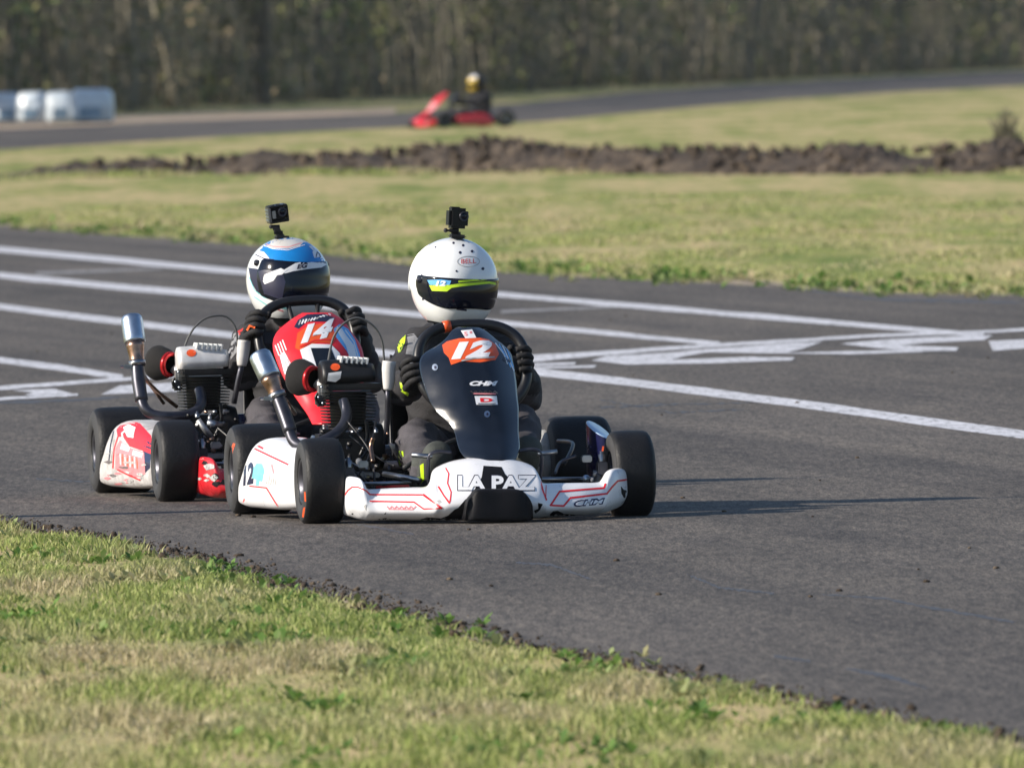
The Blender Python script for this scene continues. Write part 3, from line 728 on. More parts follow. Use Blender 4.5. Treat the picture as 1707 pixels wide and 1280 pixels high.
def build_kart(fr, root, st):
    L = K1.L      # shared pieces are laid out once, in the first kart's own coordinates
    own = fr.L
    # ---- chassis tubes
    f = MB(); r = .015
    for sx in (-1, 1):
        f.tube([(sx * .10, -.22, .055), (sx * .2, -.12, .05), (sx * .28, .12, .05), (sx * .3, .6, .05), (sx * .3, 1.12, .08)], r, 'frame_black', 10)
        f.tube([(sx * .2, -.12, .05), (sx * .34, -.03, .07), (sx * .38, -.02, .13)], r, 'frame_black', 10)
        f.tube([(sx * .3, .18, .05), (sx * .46, .2, .06), (sx * .52, .35, .07), (sx * .52, .7, .07), (sx * .44, .82, .06), (sx * .3, .84, .05)], .010, 'frame_black', 8)
        f.box((sx * .385, -.01, .125), (.03, .045, .09), 'dark_steel', bev=.004)
        f.tube([(sx * .36, 0, .13), (sx * .44, 0, .13)], .012, 'steel', 10)
        f.box((sx * .34, 0, .178), (.03, .03, .02), 'steel', bev=.003); f.lathe([(0, .011), (.02, .011), (.022, .006), (.03, .006), (.03, 0)], (sx * .385, -.01, .17), (0, 0, 1), 'steel', 12)
    f.tube([(-.3, .12, .05), (.3, .12, .05)], r, 'frame_black', 10); f.tube([(-.3, .55, .05), (.3, .55, .05)], r, 'frame_black', 10)
    f.tube([(-.12, -.2, .055), (.12, -.2, .055)], r, 'frame_black', 10); f.tube([(-.13, -.28, .11), (-.12, -.2, .06)], .009, 'steel', 8); f.tube([(.13, -.28, .11), (.12, -.2, .06)], .009, 'steel', 8)
    f.tube([(-.5, 1.05, .14), (.5, 1.05, .14)], .016, 'dark_steel', 12)
    f.box((0, .3, .035), (.5, .75, .006), 'black_matte')
    for (p, m, rr) in st.get('junk', []): f.tube([own(*q) for q in p], rr, m, 7)
    f.build('chassis', root)
    g = MB()
    g.tube([(-.36, .07, .115), (.02, .1, .12)], .0065, 'steel', 8); g.tube([(.36, .07, .115), (.04, .1, .12)], .0065, 'steel', 8)
    for sx in (-1, 1): g.ell((sx * .35, .07, .115), (.013, .013, .013), 'chrome', nu=12, nv=8); g.box((sx * .36, .035, .115), (.02, .09, .012), 'steel', bev=.002)
    g.tube([(.03, .1, .11), (.045, .25, .32), (.05, .36, .46)], .010, 'steel', 10)
    g.tube([(-.2, .1, .16), (.03, .2, .25), (.22, .1, .16)], .008, 'black_matte', 8)
    g.build('steering_linkage', root)
    for sx in (-1, 1):
        p = MB()
        p.tube([(sx * .16 + .01, -.1, .06), (sx * .17 + .01, -.13, .2), (sx * .10 + .01, -.13, .21)], .006, 'dark_steel', 8); p.tube([(sx * .16 + .01, -.13, .2), (sx * .22 + .01, -.12, .205)], .007, 'steel', 8)
        p.build('pedal', root)
    # ---- wheels
    for sx in (-1, 1):
        tyre_obj(root, sx * .47, 0, .13, .128, mark=st.get('fmark') if sx < 0 else None)
        tyre_obj(root, sx * .492, 1.05, .14, .195, rim_mat='dark_steel' if sx < 0 else 'alloy', mark=st.get('rmark') if sx < 0 else None)
    b = MB(); b.lathe([(-.035, .02), (-.03, .06), (.0, .1), (.012, .102), (.014, .02)], (.385, 1.05, .14), (1, 0, 0), 'worn_disc', 40, closed=True); b.lathe([(-.02, .03), (-.02, .045), (.001, .045), (.001, .03)], (.376, 1.05, .14), (1, 0, 0), 'chrome', 24, closed=True); b.build('brake_disc', root)
    b = MB(); b.lathe([(0, .1), (.005, .1), (.005, .03), (0, .03)], (-.33, 1.05, .14), (1, 0, 0), 'steel', 40, closed=True); b.build('sprocket', root)
    # ---- rear bumper
    b = MB(); rb = [superring(Vector((x, 1.23 - abs(x) * .1, .2)), Vector((x, 1.23 - abs(x) * .1, .08)), .05, (0, 1, 0)) for x in (-.5, -.46, -.3, 0, .3, .46, .5)]
    b.loft(resample(rb, 20), 'black_plastic'); b.build('rear_bumper', root)
    # ---- front fairing
    cols = [(573, 806, 842, -.10, .05, 0), (576, 799, 854, -.13, .07, 0), (584, 795, 860, -.17, .09, .0), (594, 795, 863, -.20, .11, .0), (604, 798, 866, -.225, .11, .0), (611, 806, 867, -.235, .1, .01), (617, 815, 867.5, -.24, .09, .02),
            (632, 816, 868, -.25, .09, .035), (665, 814.5, 868.5, -.28, .10, .045), (700, 813.5, 869, -.31, .11, .05), (720, 812.5, 869, -.33, .11, .05), (728, 803, 869, -.34, .11, .05), (736, 787, 869, -.345, .12, .09), (748, 779, 869, -.355, .12, .11), (770, 771, 869, -.365, .12, .12),
            (800, 766, 869, -.375, .12, .13), (830, 765, 869, -.375, .12, .13), (860, 767, 868, -.37, .12, .12), (880, 770, 867, -.365, .12, .12), (895, 775, 866, -.36, .12, .11), (903, 781, 866, -.355, .12, .09), (908, 795, 865, -.35, .11, .06), (914, 806, 864, -.345, .11, .05),
            (940, 806.5, 862, -.32, .11, .05), (975, 806, 861, -.30, .10, .045), (1003, 805, 858, -.27, .09, .03), (1010, 800, 857, -.255, .09, .02), (1016, 788, 856, -.24, .09, .01), (1024, 782.5, 853, -.22, .10, 0), (1036, 781, 848, -.18, .10, 0), (1044, 783, 842, -.14, .08, 0), (1047, 790, 832, -.11, .05, 0)]
    rings = []
    for (px, t, bt, Y, dep, lean) in cols:
        P0 = L(px, t, Y); P1 = L(px, bt, Y); q = superring(P0, P1, dep, (0, 1, 0), 30, 3.0)
        hh = P0.z - P1.z
        rings.append([v + Vector((0, lean * max(0, (v.z - P1.z) / hh - .35) / .65 + .04 * max(0, .25 - (v.z - P1.z) / hh) / .25, 0)) for v in q])
    m = MB(); m.loft(resample(rings, 150), st['fair'])
    tr = m.bvh(); st['fair_decals'](m, tr, fr); fo = m.build('front_fairing', root)
    k = MB(); cc = [(L(776, 868, -.40), L(777, 842, -.40)), (L(778, 868.5, -.395), L(780, 834, -.405)), (L(784, 869, -.405), L(788, 824, -.395)), (L(796, 869, -.41), L(798, 816, -.405)), (L(830, 869, -.412), L(830, 815, -.40)), (L(866, 869, -.41), L(866, 816, -.405)), (L(880, 868, -.405), L(877, 822, -.395)), (L(887, 867, -.395), L(885, 833, -.405)), (L(889, 866, -.40), L(888, 841, -.40))]
    rr = resample([superring(b_, a_, .12, (0, 1, 0), 28, 9) for a_, b_ in cc], 33)
    k.loft(rr, 'scraped_black'); k.build('skid_block', fo)
    # ---- nose panel behind the steering wheel
    ctrl = st['panel'](own)
    gg = smooth_grid(ctrl, 60, 40); m = MB(); m.grid(gg, st['panel_mat'], .004)
    tr = m.bvh(); st['panel_decals'](m, tr, fr); po = m.build('number_panel', root)
    # ---- side pods
    pod = [(492, 772, 846, .17), (490, 764, 848, .19), (480, 757, 849, .25), (462, 746, 850, .36), (445, 736, 850, .47), (432, 730.5, 849, .56), (420, 730.5, 848, .64), (409, 736, 847, .71), (402, 752, 846, .76), (398, 775, 844, .80), (397, 800, 842, .815)]
    rings = []
    for (px, t, bt, Y) in pod:
        P0 = L(px, t, Y); P1 = L(px, bt, Y); q = superring(P0, P1, .15, (1, 0, 0), 30, 5)
        hh = P0.z - P1.z; rings.append([v + Vector((.045 * max(0, (v.z - P1.z) / hh - .5), 0, 0)) for v in q])
    rings = resample(rings, 46)
    m = MB(); m.loft(rings, st.get('pod', st['fair'])); tr = m.bvh(); st['pod_decals'](m, tr, fr); m.build('side_pod', root)
    m = MB(); m.loft([[Vector((.6 - (.6 + v.x) * .6, v.y, v.z * .9)) for v in r_][::-1] for r_ in rings[8:]], st['fair'])
    top = L(1000, 712, .42)
    if st.get('right_pod'):
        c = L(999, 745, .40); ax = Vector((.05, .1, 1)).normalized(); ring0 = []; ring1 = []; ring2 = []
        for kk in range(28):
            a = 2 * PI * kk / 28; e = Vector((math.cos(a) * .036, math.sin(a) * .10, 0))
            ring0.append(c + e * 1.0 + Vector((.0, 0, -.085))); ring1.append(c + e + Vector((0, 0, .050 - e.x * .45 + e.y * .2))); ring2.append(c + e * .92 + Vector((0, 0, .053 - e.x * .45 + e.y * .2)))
        m.loft([ring0, ring1], 'navy_paint_and_shade', False); m.loft([ring1, ring2], 'pod_cap_skylight')  # pod end's shade painted navy, sky reflection on its white top painted blue
        t2 = m.bvh(); stroke(m, t2, fr, [(1003, 765), (1006, 745)], 4, 'orange_paint')
    m.build('side_pod', root)
    # ---- seat
    s_ = MB(); sc = Vector((.05, .8, .05)); g = []
    for i in range(22):
        t = i / 21; row = []
        for j in range(21):
            u = (j / 20 - .5) * 2
            if t < .45: y = -.25 + t / .45 * .32; z = .03 + .02 * (t / .45)
            else: q = (t - .45) / .55; y = .07 + .09 * q + .03 * math.sin(PI * q); z = .05 + .36 * q
            wd_ = .19 - .03 * t; x = u * wd_; z += (.14 * (1 - .4 * t) * abs(u) ** 3) * (1 if t < .5 else .3); y -= (.1 * abs(u) ** 3) * (1 if t > .4 else 0)
            row.append(sc + Vector((x, y, z)))
        g.append(row)
    s_.grid(g, 'aged_seat', .006); s_.build('seat', root)
    # ---- steering wheel
    cw = st['wheel_c'](own); sw = MB(); nn = 60; RR = st.get('wheel_r', .168); til = st.get('wheel_tilt', 62); pts = []
    ev = Vector((1, 0, 0)); uv = Vector((0, math.cos(R(til)), math.sin(R(til)))); Q = Matrix.Rotation(R(st.get('wheel_roll', 0)), 3, 'Y'); ev = Q @ ev; uv = Q @ uv
    for k_ in range(nn):
        a = 2 * PI * k_ / nn; x = math.cos(a); y = math.sin(a); p_ = 2.7 if y > 0 else 2.2
        x = math.copysign(abs(x) ** (2 / p_), x); y = math.copysign(abs(y) ** (2 / p_), y) * (.92 if y > 0 else 1)
        pts.append(cw + ev * x * RR + uv * y * RR * st.get('wheel_h', 1))
    sw.tube(pts + [pts[0]], .0165, 'black_rubber', 14, sub=1, caps=False)
    nv = ev.cross(uv).normalized()
    for a in (PI * 1.5, .12, PI - .12):
        e = cw + ev * math.cos(a) * RR + uv * math.sin(a) * RR; sw.box((cw + e) / 2 + nv * .0, (abs((e - cw).x) + .03, .006, abs((e - cw).z) + .03), 'black_matte', rot=(-R(90 - til), 0, 0), bev=.002)
    sw.tube([cw + nv * .03, cw - nv * .04], .028, 'black_matte', 16, sub=1); sw.box(cw + uv * .02 + nv * .02, (.12, .03, .075), 'black_plastic', rot=(-R(90 - til), 0, 0), bev=.006)
    for sgn in (-1, 1): sw.tube([cw + ev * .03 * sgn, cw + ev * .05 * sgn + uv * RR * .9], .008, 'black_matte', 8, sub=1)
    if st.get('tape'):
        i0 = int(nn * .25) + st['tape']; sw.tube([pts[i0 + 1].lerp(pts[i0 + 2], .3), pts[i0 + 2], pts[i0 + 2].lerp(pts[i0 + 3], .6)], .0180, 'orange_paint', 14, sub=1)
    sw.build('steering_wheel', root)
    return fo

def build_engine(fr, root, st):
    L = K1.L; own = fr.L
    m = MB(); c = L(580, 682, .62)
    m.box(L(580, 755, .64), (.17, .2, .13), 'engine_black', bev=.02); m.box(L(545, 740, .60), (.06, .12, .09), 'engine_black', bev=.015)
    m.lathe([(-.03, .075), (.0, .08), (.03, .07)], L(620, 745, .62), (1, 0, 0), 'engine_black', 28)
    finned(m, c, .16, .15, .105, 12, 0)
    m.box(c + Vector((.012, -.012, .068)), (.175, .13, .02), 'engine_black', bev=.006)
    for (px, py) in ((538, 735), (600, 715), (615, 735), (560, 745)): m.lathe([(0, .007), (.01, .007), (.012, 0)], L(px, py, .52), (0, -1, 0), 'steel', 8)
    m.tube([L(610, 700, .5), L(612, 730, .5), L(600, 760, .5)], .006, 'black_rubber', 8)
    m.box(L(560, 792, .5), (.24, .2, .015), 'alloy', bev=.003)
    rs = random.Random(int(st['cable'][0][0]))
    for _ in range(26):
        px, py, Y = rs.uniform(535, 650), rs.uniform(712, 812), rs.uniform(.3, .5); ax_ = rs.choice([(1, 0, 0), (0, -1, 0), (0, 0, 1)]); q_ = rs.uniform(.004, .010)
        m.lathe([(0, q_), (q_ * 1.5, q_), (q_ * 1.6, q_ * .5), (q_ * 2.4, q_ * .5), (q_ * 2.4, 0)], L(px, py, Y), ax_, rs.choice(['dark_steel', 'steel', 'alloy', 'bronze', 'engine_black', 'engine_black']), 8)
    for _ in range(9):
        a_ = L(rs.uniform(540, 640), rs.uniform(700, 760), rs.uniform(.35, .5)); b_ = L(rs.uniform(560, 660), rs.uniform(760, 820), rs.uniform(.2, .45)); m.tube([a_, (a_ + b_) / 2 + Vector((rs.uniform(-.03, .03), -.02, rs.uniform(-.02, .02))), b_], rs.uniform(.002, .005), rs.choice(['black_rubber', 'dark_steel', 'black_rubber', 'steel']), 6)
    e = m.build('engine', root)
    # rocker cover with ribs
    v = MB(); cc = c + Vector((.0, 0, .103)); sec = []
    for x, s_ in ((-.085, .7), (-.08, .95), (-.05, 1), (.0, 1), (.05, 1), (.075, .95), (.08, .7)):
        hz = .05 * s_ * (1 - .25 * (x + .08) / .16) if x > 0 else .05 * s_
        sec.append([cc + Vector((x, y * s_, z * hz)) for (y, z) in ((-.06, -.5), (-.062, .1), (-.045, .62), (-.02, .95), (.02, .95), (.045, .62), (.062, .1), (.06, -.5))])
    v.loft(resample(sec, 14), st['cover'])
    for k in range(6): v.box(cc + Vector((-.022 + k * .0155, -.005, .049 - k * .0013)), (.006, .09, .02), 'bare_alloy', bev=.001, rot=(0, .25, 0))
    tr = v.bvh(); q = fr.px(cc + Vector((-.05, -.05, .02))); poly(v, tr, fr, oval(q[0] + 3, q[1] - 4, 8, 6), 'orange_paint')
    if st['cover'] == 'engine_black':
        q = fr.px(cc + Vector((-.06, -.06, .0))); poly(v, tr, fr, [(q[0] - 6, q[1] + 8), (q[0] - 4, q[1] - 5), (q[0] + 18, q[1] - 8), (q[0] + 16, q[1] + 4), (q[0] + 8, q[1] + 10)], 'silver_cover')
    v.build('valve_cover', e)
    # carburettor and air filter
    cb = MB(); p0 = L(548, 655, .64); p1 = L(530, 636, .66)
    cb.tube([p0, p1], .02, 'alloy', 14, sub=1); cb.box(L(541, 652, .63), (.04, .05, .055), 'alloy', bev=.008); cb.lathe([(-.02, .017), (.02, .017), (.024, .009), (.04, .008), (.04, 0)], L(543, 632, .63), (0, 0, 1), 'dark_steel', 14)
    cb.box(L(534, 668, .62), (.03, .04, .035), 'dark_steel', bev=.006); cb.tube([L(530, 655, .6), L(526, 664, .6), L(533, 676, .6)], .004, 'black_rubber', 6)
    for (px, py) in ((536, 645), (548, 660), (538, 672), (531, 662)): cb.lathe([(0, .004), (.008, .004), (.008, 0)], L(px, py, .585), (0, -1, 0), 'chrome', 8)
    cb.tube([L(543, 628, .63)] + [own(px, py, .68) for px, py in st['cable']], .0035, st.get('cable_mat', 'wire'), 6, sub=5)
    cb.build('carburettor', e)
    ff = MB(); a0 = L(524, 632, .66); ax = (L(494, 628, .72) - a0).normalized()
    ff.lathe([(0, .028), (.0, .038), (.004, .041), (.012, .041), (.014, .038)], a0, ax, 'red_anodised', 30)
    ff.lathe([(.010, .040), (.03, .05), (.06, .057), (.072, .054), (.078, .04), (.079, 0)], a0, ax, 'filter_foam', 32); ff.build('air_filter', e)
    # exhaust: header, silencer
    x = MB(); ex = st['exhaust']
    x.tube([own(*p) for p in ex['head']], ex['hr'], 'dark_steel', 16, sub=8)
    x.tube([own(*p) for p in ex['pipe']], [.021, .022, .0205], 'dark_steel', 18, sub=4)
    a, b = own(*ex['pipe'][-1]), own(*ex['muf'][0]); d = (b - a).normalized(); x.tube([a - d * .004, a + d * .012], .027, 'steel', 18, sub=1); x.tube([a + d * .012, a.lerp(b, .4), b], [.024, .0235, .031], 'bronze', 18, sub=3)
    x.box(a + Vector((-.03, -.01, -.005)), (.03, .012, .012), 'steel', bev=.002); x.lathe([(-.02, .004), (.02, .004), (.02, 0)], a + Vector((-.035, -.01, -.005)), (1, 0, 0), 'steel', 8)
    for q in ex.get('brace', []): x.tube([own(*p) for p in q], .006, 'bronze', 8, sub=2)
    xo = x.build('exhaust_pipe', root)
    mf = MB(); p, q = own(*ex['muf'][0]), own(*ex['muf'][1]); l = (q - p).length
    mf.lathe([(-.002, .02), (0, .0325), (.004, .0345), (.02, .0345), (l * .5, .0348), (l - .016, .0345), (l - .006, .0335), (l, .029), (l + .002, .022), (l - .002, .014), (l - .03, .013), (l - .03, 0)], p, (q - p), 'chrome', 36)
    mf.build('muffler', xo)
    # bottle with bracket
    bt = MB(); pts = [own(*p) for p in st['bottle']]; bt.tube(pts, [.014, .019, .021, .0205], 'translucent_white', 16, sub=3)
    bo = bt.build('catch_bottle', root)
    b2 = MB(); b2.tube([own(*p) for p in st['strut']], .009, 'dark_steel', 8, sub=2); b2.build('bracket', bo)

# ------- driver
def bake_body(parts, name, fr, mats, wrinkle=.006):
    mb = MB()
    for p in parts: p(mb)
    o = mb.build(name + '_tmp'); r_ = o.modifiers.new('r', 'REMESH'); r_.mode = 'VOXEL'; r_.voxel_size = .0085
    s_ = o.modifiers.new('s', 'SMOOTH'); s_.iterations = 3; s_.factor = .6
    dg = bpy.context.evaluated_depsgraph_get(); dg.update(); me = bpy.data.meshes.new_from_object(o.evaluated_get(dg)); bpy.data.objects.remove(o)
    out = MB(); vs = []
    for v in me.vertices:
        c = v.co; nn = v.normal
        d = noise.noise(c * 17) * .6 + (1 - abs(noise.noise(Vector((c.x * 9, c.y * 9, c.z * 34)))) * 2.4) * .55
        vs.append(c + nn * wrinkle * d)
    out.add(vs, [list(p.vertices) for p in me.polygons], mats); bpy.data.meshes.remove(me)
    return out

def hand_on(mb, P, out, wheelaxis, s=1):
    """gloved hand closed on a rim at P; out = away from the wheel centre, wheelaxis = along the rim"""
    out = out.normalized(); al = wheelaxis.normalized(); nn = out.cross(al).normalized()
    if nn.y < 0: nn = -nn               # towards the driver
    pc = P + nn * .035 + out * .012
    mb.ell(pc, (.032, .026, .042), 'glove', nu=16, nv=10)
    for k, ln in enumerate((.92, 1.0, .96, .8)):
        b = pc + al * (.033 - .022 * k) + out * .022
        j1 = P + al * (.034 - .0225 * k) + out * .034 * ln - nn * .006; j2 = P + al * (.034 - .0225 * k) + out * .02 * ln - nn * .034; j3 = P + al * (.033 - .022 * k) - out * .012 * ln - nn * .032
        mb.tube([b, j1, j2, j3], [.0115, .0108, .01, .0085], 'glove', 8, sub=3)
        mb.ell(j1, (.0118, .0118, .0118), 'glove', nu=8, nv=6)
    t0 = pc + al * .03 - out * .015; mb.tube([t0, P + al * .05 - out * .02 + nn * .01, P + al * .045 - out * .02 - nn * .018], [.013, .0115, .009], 'glove', 8, sub=3)

def helmet(fr, body, H, st):
    """H: centre, yaw (deg, + turns to image right), roll"""
    C0 = H['c']; Rm = Matrix.Rotation(R(H['roll']), 3, 'Y') @ Matrix.Rotation(R(H['yaw']), 3, 'Z') @ Matrix.Rotation(R(H.get('pitch', 0)), 3, 'X'); sc = H.get('s', 1)
    def S(az, el, k=1.0):
        ce = math.cos(el) if el > 0 else math.cos(el) ** .72; x = math.sin(az) * ce; y = -math.cos(az) * ce; z = math.sin(el)
        lo = max(0, -z); rx = .130 * (1 - .05 * lo ** 2); ry = (.152 * (1 + .20 * lo) if y < 0 else .162 * (1 - .3 * lo ** 2)); rz = .132 if z > 0 else .155
        # fuller cheeks: squarer section low down
        q = Vector((x * rx, y * ry, z * rz + .0)); q *= (1 + .045 * math.sin(2 * az) ** 2 * math.cos(el) ** 2 * (1 + .8 * lo))
        return C0 + Rm @ (q * k * sc)
    m = MB(); na, ne = 120, 64; vs = []; e0 = R(-58)
    for i in range(ne + 1):
        el = e0 + (PI / 2 - e0) * i / ne
        for k in range(na): vs.append(S(2 * PI * k / na, el))
    fs = [[i * na + k, i * na + (k + 1) % na, (i + 1) * na + (k + 1) % na, (i + 1) * na + k] for i in range(ne) for k in range(na)]
    m.add(vs, fs, st['shell'])
    rim = [S(2 * PI * k / na, e0) for k in range(na)]; cen = sum(rim, Vector()) / na
    m.loft([[p for p in rim], [p + (cen - p) * .04 + Rm @ Vector((0, 0, -.006)) for p in rim], [p + (cen - p) * .16 for p in rim], [p + (cen - p) * .3 + Rm @ Vector((0, 0, .04)) for p in rim]], 'black_rubber', False)
    if st.get('spoiler'):
        g = []
        for i in range(12):
            el = R(52 - i * 6.0); row = []
            for k in range(30):
                az = PI + R(-62 + 124 * k / 29); row.append(S(az, el, 1.012 + .035 * (i / 11) ** 2))
            g.append(row)
        m.grid(g, st['shell'], -.006)
    if st.get('paint'):
        for fi in range(len(fs)):
            i_, k_ = divmod(fi, na); nm = st['paint'](math.degrees(2 * PI * (k_ + .5) / na), math.degrees(e0 + (PI / 2 - e0) * (i_ + .5) / ne))
            if nm: m.m[fi] = m.mi(nm)
    tr = m.bvh(); st['decals'](m, tr, fr)
    ho = m.build('helmet', body)
    v = MB(); g = []; A_ = st.get('vaz', 84); nr, nc = 16, 50
    for i in range(nr):
        row = []
        for k in range(nc):
            u = -1 + 2 * k / (nc - 1); t = i / (nr - 1); az = R(A_) * u; au = abs(u)
            top = R(st['vtop'] + 1.5 * au * au); bot = R(st['vbot'] + (st.get('vrise', 12)) * max(0, au - .35) ** 1.6 * 1.9)
            if au > .93: mid = (top + bot) / 2; q = math.sqrt(max(0, 1 - ((au - .93) / .07) ** 2)); top = mid + (top - mid) * max(.25, q); bot = mid + (bot - mid) * max(.25, q)
            row.append(S(az, top + (bot - top) * t, 1.022))
        g.append(row)
    v.grid(g, 'visor', -.0035)
    tv = v.bvh(); st['vdecals'](v, tv, fr)
    for sx in (-1, 1): v.lathe([(-.004, .011), (.004, .010), (.005, .004), (.007, .004), (.007, 0)], S(R(78 * sx), R(st['vtop'] - 5), 1.03), S(R(78 * sx), R(4), 1.05) - S(R(78 * sx), R(4), 1.0), 'dark_steel', 16)
    v.build('visor', ho)
    return S

def driver(fr, st):
    own = fr.L; J = {k: own(*v) for k, v in st['joints'].items()}
    def body(mb):
        pel, ch, nk = J['pelvis'], J['chest'], J['neck']
        mb.ell(pel, (.15, .13, .12), 'glove'); mb.ell(ch, (.165, .115, .17), 'glove', rot=(R(-8), 0, 0)); mb.ell((pel + ch) / 2, (.145, .115, .17), 'glove')
        mb.tube([ch, nk, nk + Vector((0, -.02, .08))], [.09, .062, .06], 'glove', 16)
        for s_ in ('l', 'r'):
            sh, el_, wr = J['sh_' + s_], J['el_' + s_], J['wr_' + s_]; hp, kn, an = J['hip_' + s_], J['kn_' + s_], J['an_' + s_]
            mb.ell(sh, (.068, .065, .065), 'glove'); mb.tube([ch + Vector((0, 0, .06)), sh], [.1, .064], 'glove', 14, sub=1)
            mb.tube([sh, sh.lerp(el_, .5), el_], [.064, .06, .052], 'glove', 14, sub=3); mb.ell(el_, (.052, .052, .052), 'glove'); mb.tube([el_, el_.lerp(wr, .4), wr], [.052, .048, .035], 'glove', 14, sub=3)
            mb.tube([pel + (hp - pel) * .6, hp, hp.lerp(kn, .5), kn], [.095, .088, .076, .06], 'glove', 16, sub=3); mb.ell(kn, (.06, .06, .06), 'glove'); mb.tube([kn, kn.lerp(an, .35), an], [.058, .054, .042], 'glove', 16, sub=4); mb.ell(an, (.044, .05, .044), 'glove')
    m = bake_body([body], 'person', fr, st['suit'], .015)
    for i_, f_ in enumerate(m.f):
        c_ = m.v[f_[0]]
        if c_.y < .62 and c_.z < .36: m.m[i_] = m.mi('suit_charcoal')
    tr = m.bvh(); st['suit_decals'](m, tr, fr)
    o = m.build('person', None, fr)
    for s_, sx in (('l', -1), ('r', 1)):
        g = MB(); P = J['hd_' + s_]; cw = own(*st['wc']); out = (P - cw); out.y = 0; al = Vector((0, .35, .9)) if True else out
        hand_on(g, P, out, al - out.normalized() * al.dot(out.normalized())); g.tube([J['wr_' + s_] + (J['el_' + s_] - J['wr_' + s_]) * .25, J['wr_' + s_], P + Vector((0, .04, 0))], [.042, .04, .03], 'glove', 14, sub=3)
        if st.get('glove_mark'): tg = g.bvh(); [stroke(g, tg, fr, q, 3, st['glove_mark'][0]) for q in st['glove_mark'][1]]
        g.build('glove', o)
        an = J['an_' + s_]; toe = J['toe_' + s_]; f = MB()
        rings = []; d = (toe - an); 
        fw = Vector((0, -1, 0)); 
        secs = [(0.0, .036, .046), (.25, .04, .05), (.55, .043, .05), (.8, .045, .046), (.95, .036, .034), (1.0, .016, .014)]
        heel = an + Vector((0, .01, -.045)); dd = toe - heel; Ld = dd.length; dd.normalize(); sxv = dd.cross(Vector((0, 0, 1))).normalized(); upv = sxv.cross(dd).normalized()
        for (t, a, b_) in secs:
            c = heel + dd * Ld * t + upv * .012; rings.append([c + sxv * math.cos(2 * PI * k / 20) * a + upv * math.sin(2 * PI * k / 20) * b_ for k in range(20)])
        f.loft(resample(rings, 16), 'shoe'); f.tube([an + Vector((0, 0, .05)), an + Vector((0, 0, -.02)), heel + dd * .03], [.046, .048, .044], 'shoe', 16, sub=3)
        sole = [[c_ - upv * .003 for c_ in r_] for r_ in rings]
        tf = f.bvh(); 
        for q in st.get('shoe_marks', {}).get(s_, []): poly(f, tf, fr, q, 'neon_yellow')
        f.build('shoe', o)
    S = helmet(fr, o, st['helmet'], st['hst'])
    return o, S

def action_cam(fr, S, st):
    own = fr.L; root = empty('action_camera', fr.M, label=st['label'], cat='camera')
    b = MB(); c = own(*st['c']); rot = st['rot']; w_, d_, h_ = st['size']
    b.box(c, (w_, d_, h_), 'camera_black', rot=rot, bev=.009); b.box(c + Vector((w_ * -.1, 0, h_ * .5)), (w_ * .5, d_ * .6, .008), 'camera_black', rot=rot, bev=.003); b.build('housing', root)
    Rm = Matrix.Rotation(rot[2], 3, 'Z') @ Matrix.Rotation(rot[1], 3, 'Y') @ Matrix.Rotation(rot[0], 3, 'X')
    def T(x, y, z): return c + Rm @ Vector((x, y, z))
    l = MB(); ax = Rm @ Vector((0, -1, 0)); lc = T(w_ * .2, -d_ / 2, h_ * .1)
    l.lathe([(-.002, .015), (.005, .015), (.006, .011), (.003, .010), (.0035, 0)], lc, ax, 'dark_steel', 24); l.lathe([(.0036, .0095), (.0055, .005), (.006, 0)], lc, ax, 'visor', 20); l.build('lens', root)
    if st.get('silver'):
        k = MB()
        for (x, z, sx, sz) in ((0, h_ * .5, w_ * 1.05, .006), (0, -h_ * .5, w_ * 1.1, .007), (-w_ * .5, 0, .007, h_ * 1.05), (w_ * .5, 0, .006, h_)):
            k.box(T(x, -.001, z), (sx, d_ * 1.08, sz), 'engine_black' if x >= 0 else 'steel', rot=rot, bev=.002)
        for i in range(4): k.box(T(-w_ * .55, 0, h_ * (-.35 + .22 * i)), (.006, d_ * .9, .005), 'chrome', rot=rot, bev=.001); k.box(T(w_ * (-.3 + .2 * i), 0, h_ * .54), (.005, d_ * .8, .004), 'chrome' if i % 2 else 'black_matte', rot=rot, bev=.001)
        k.box(T(-w_ * .28, -d_ * .53, -.0), (.012, .003, h_ * .5), 'alloy', rot=rot, bev=.001); k.build('cage', root)
    a = MB(); P = [own(*p) for p in st['arm']]
    for p, q in zip(P, P[1:]):
        for off in (-.006, 0, .006): a.tube([p + Vector((off, 0, 0)), q + Vector((off, 0, 0))], .006, 'black_matte', 8, sub=1)
    for p in P[:-1]: a.lathe([(-.014, .006), (.014, .006), (.014, 0)], p, (1, 0, 0), 'black_matte', 10)
    a.tube([P[0] + Vector((-.012, 0, 0)), P[0] + Vector((-st.get('knob', .02), 0, -.001))], [.0035, .0035], 'black_matte', 8, sub=1); a.ell(P[0] + Vector((-st.get('knob', .02), 0, 0)), (.007, .007, .007), 'black_matte', nu=10, nv=6)
    a.box(P[-1], (.05, .055, .012), 'black_matte', rot=(0, st.get('base_roll', 0), 0), bev=.005); a.build('mount', root)
    return root

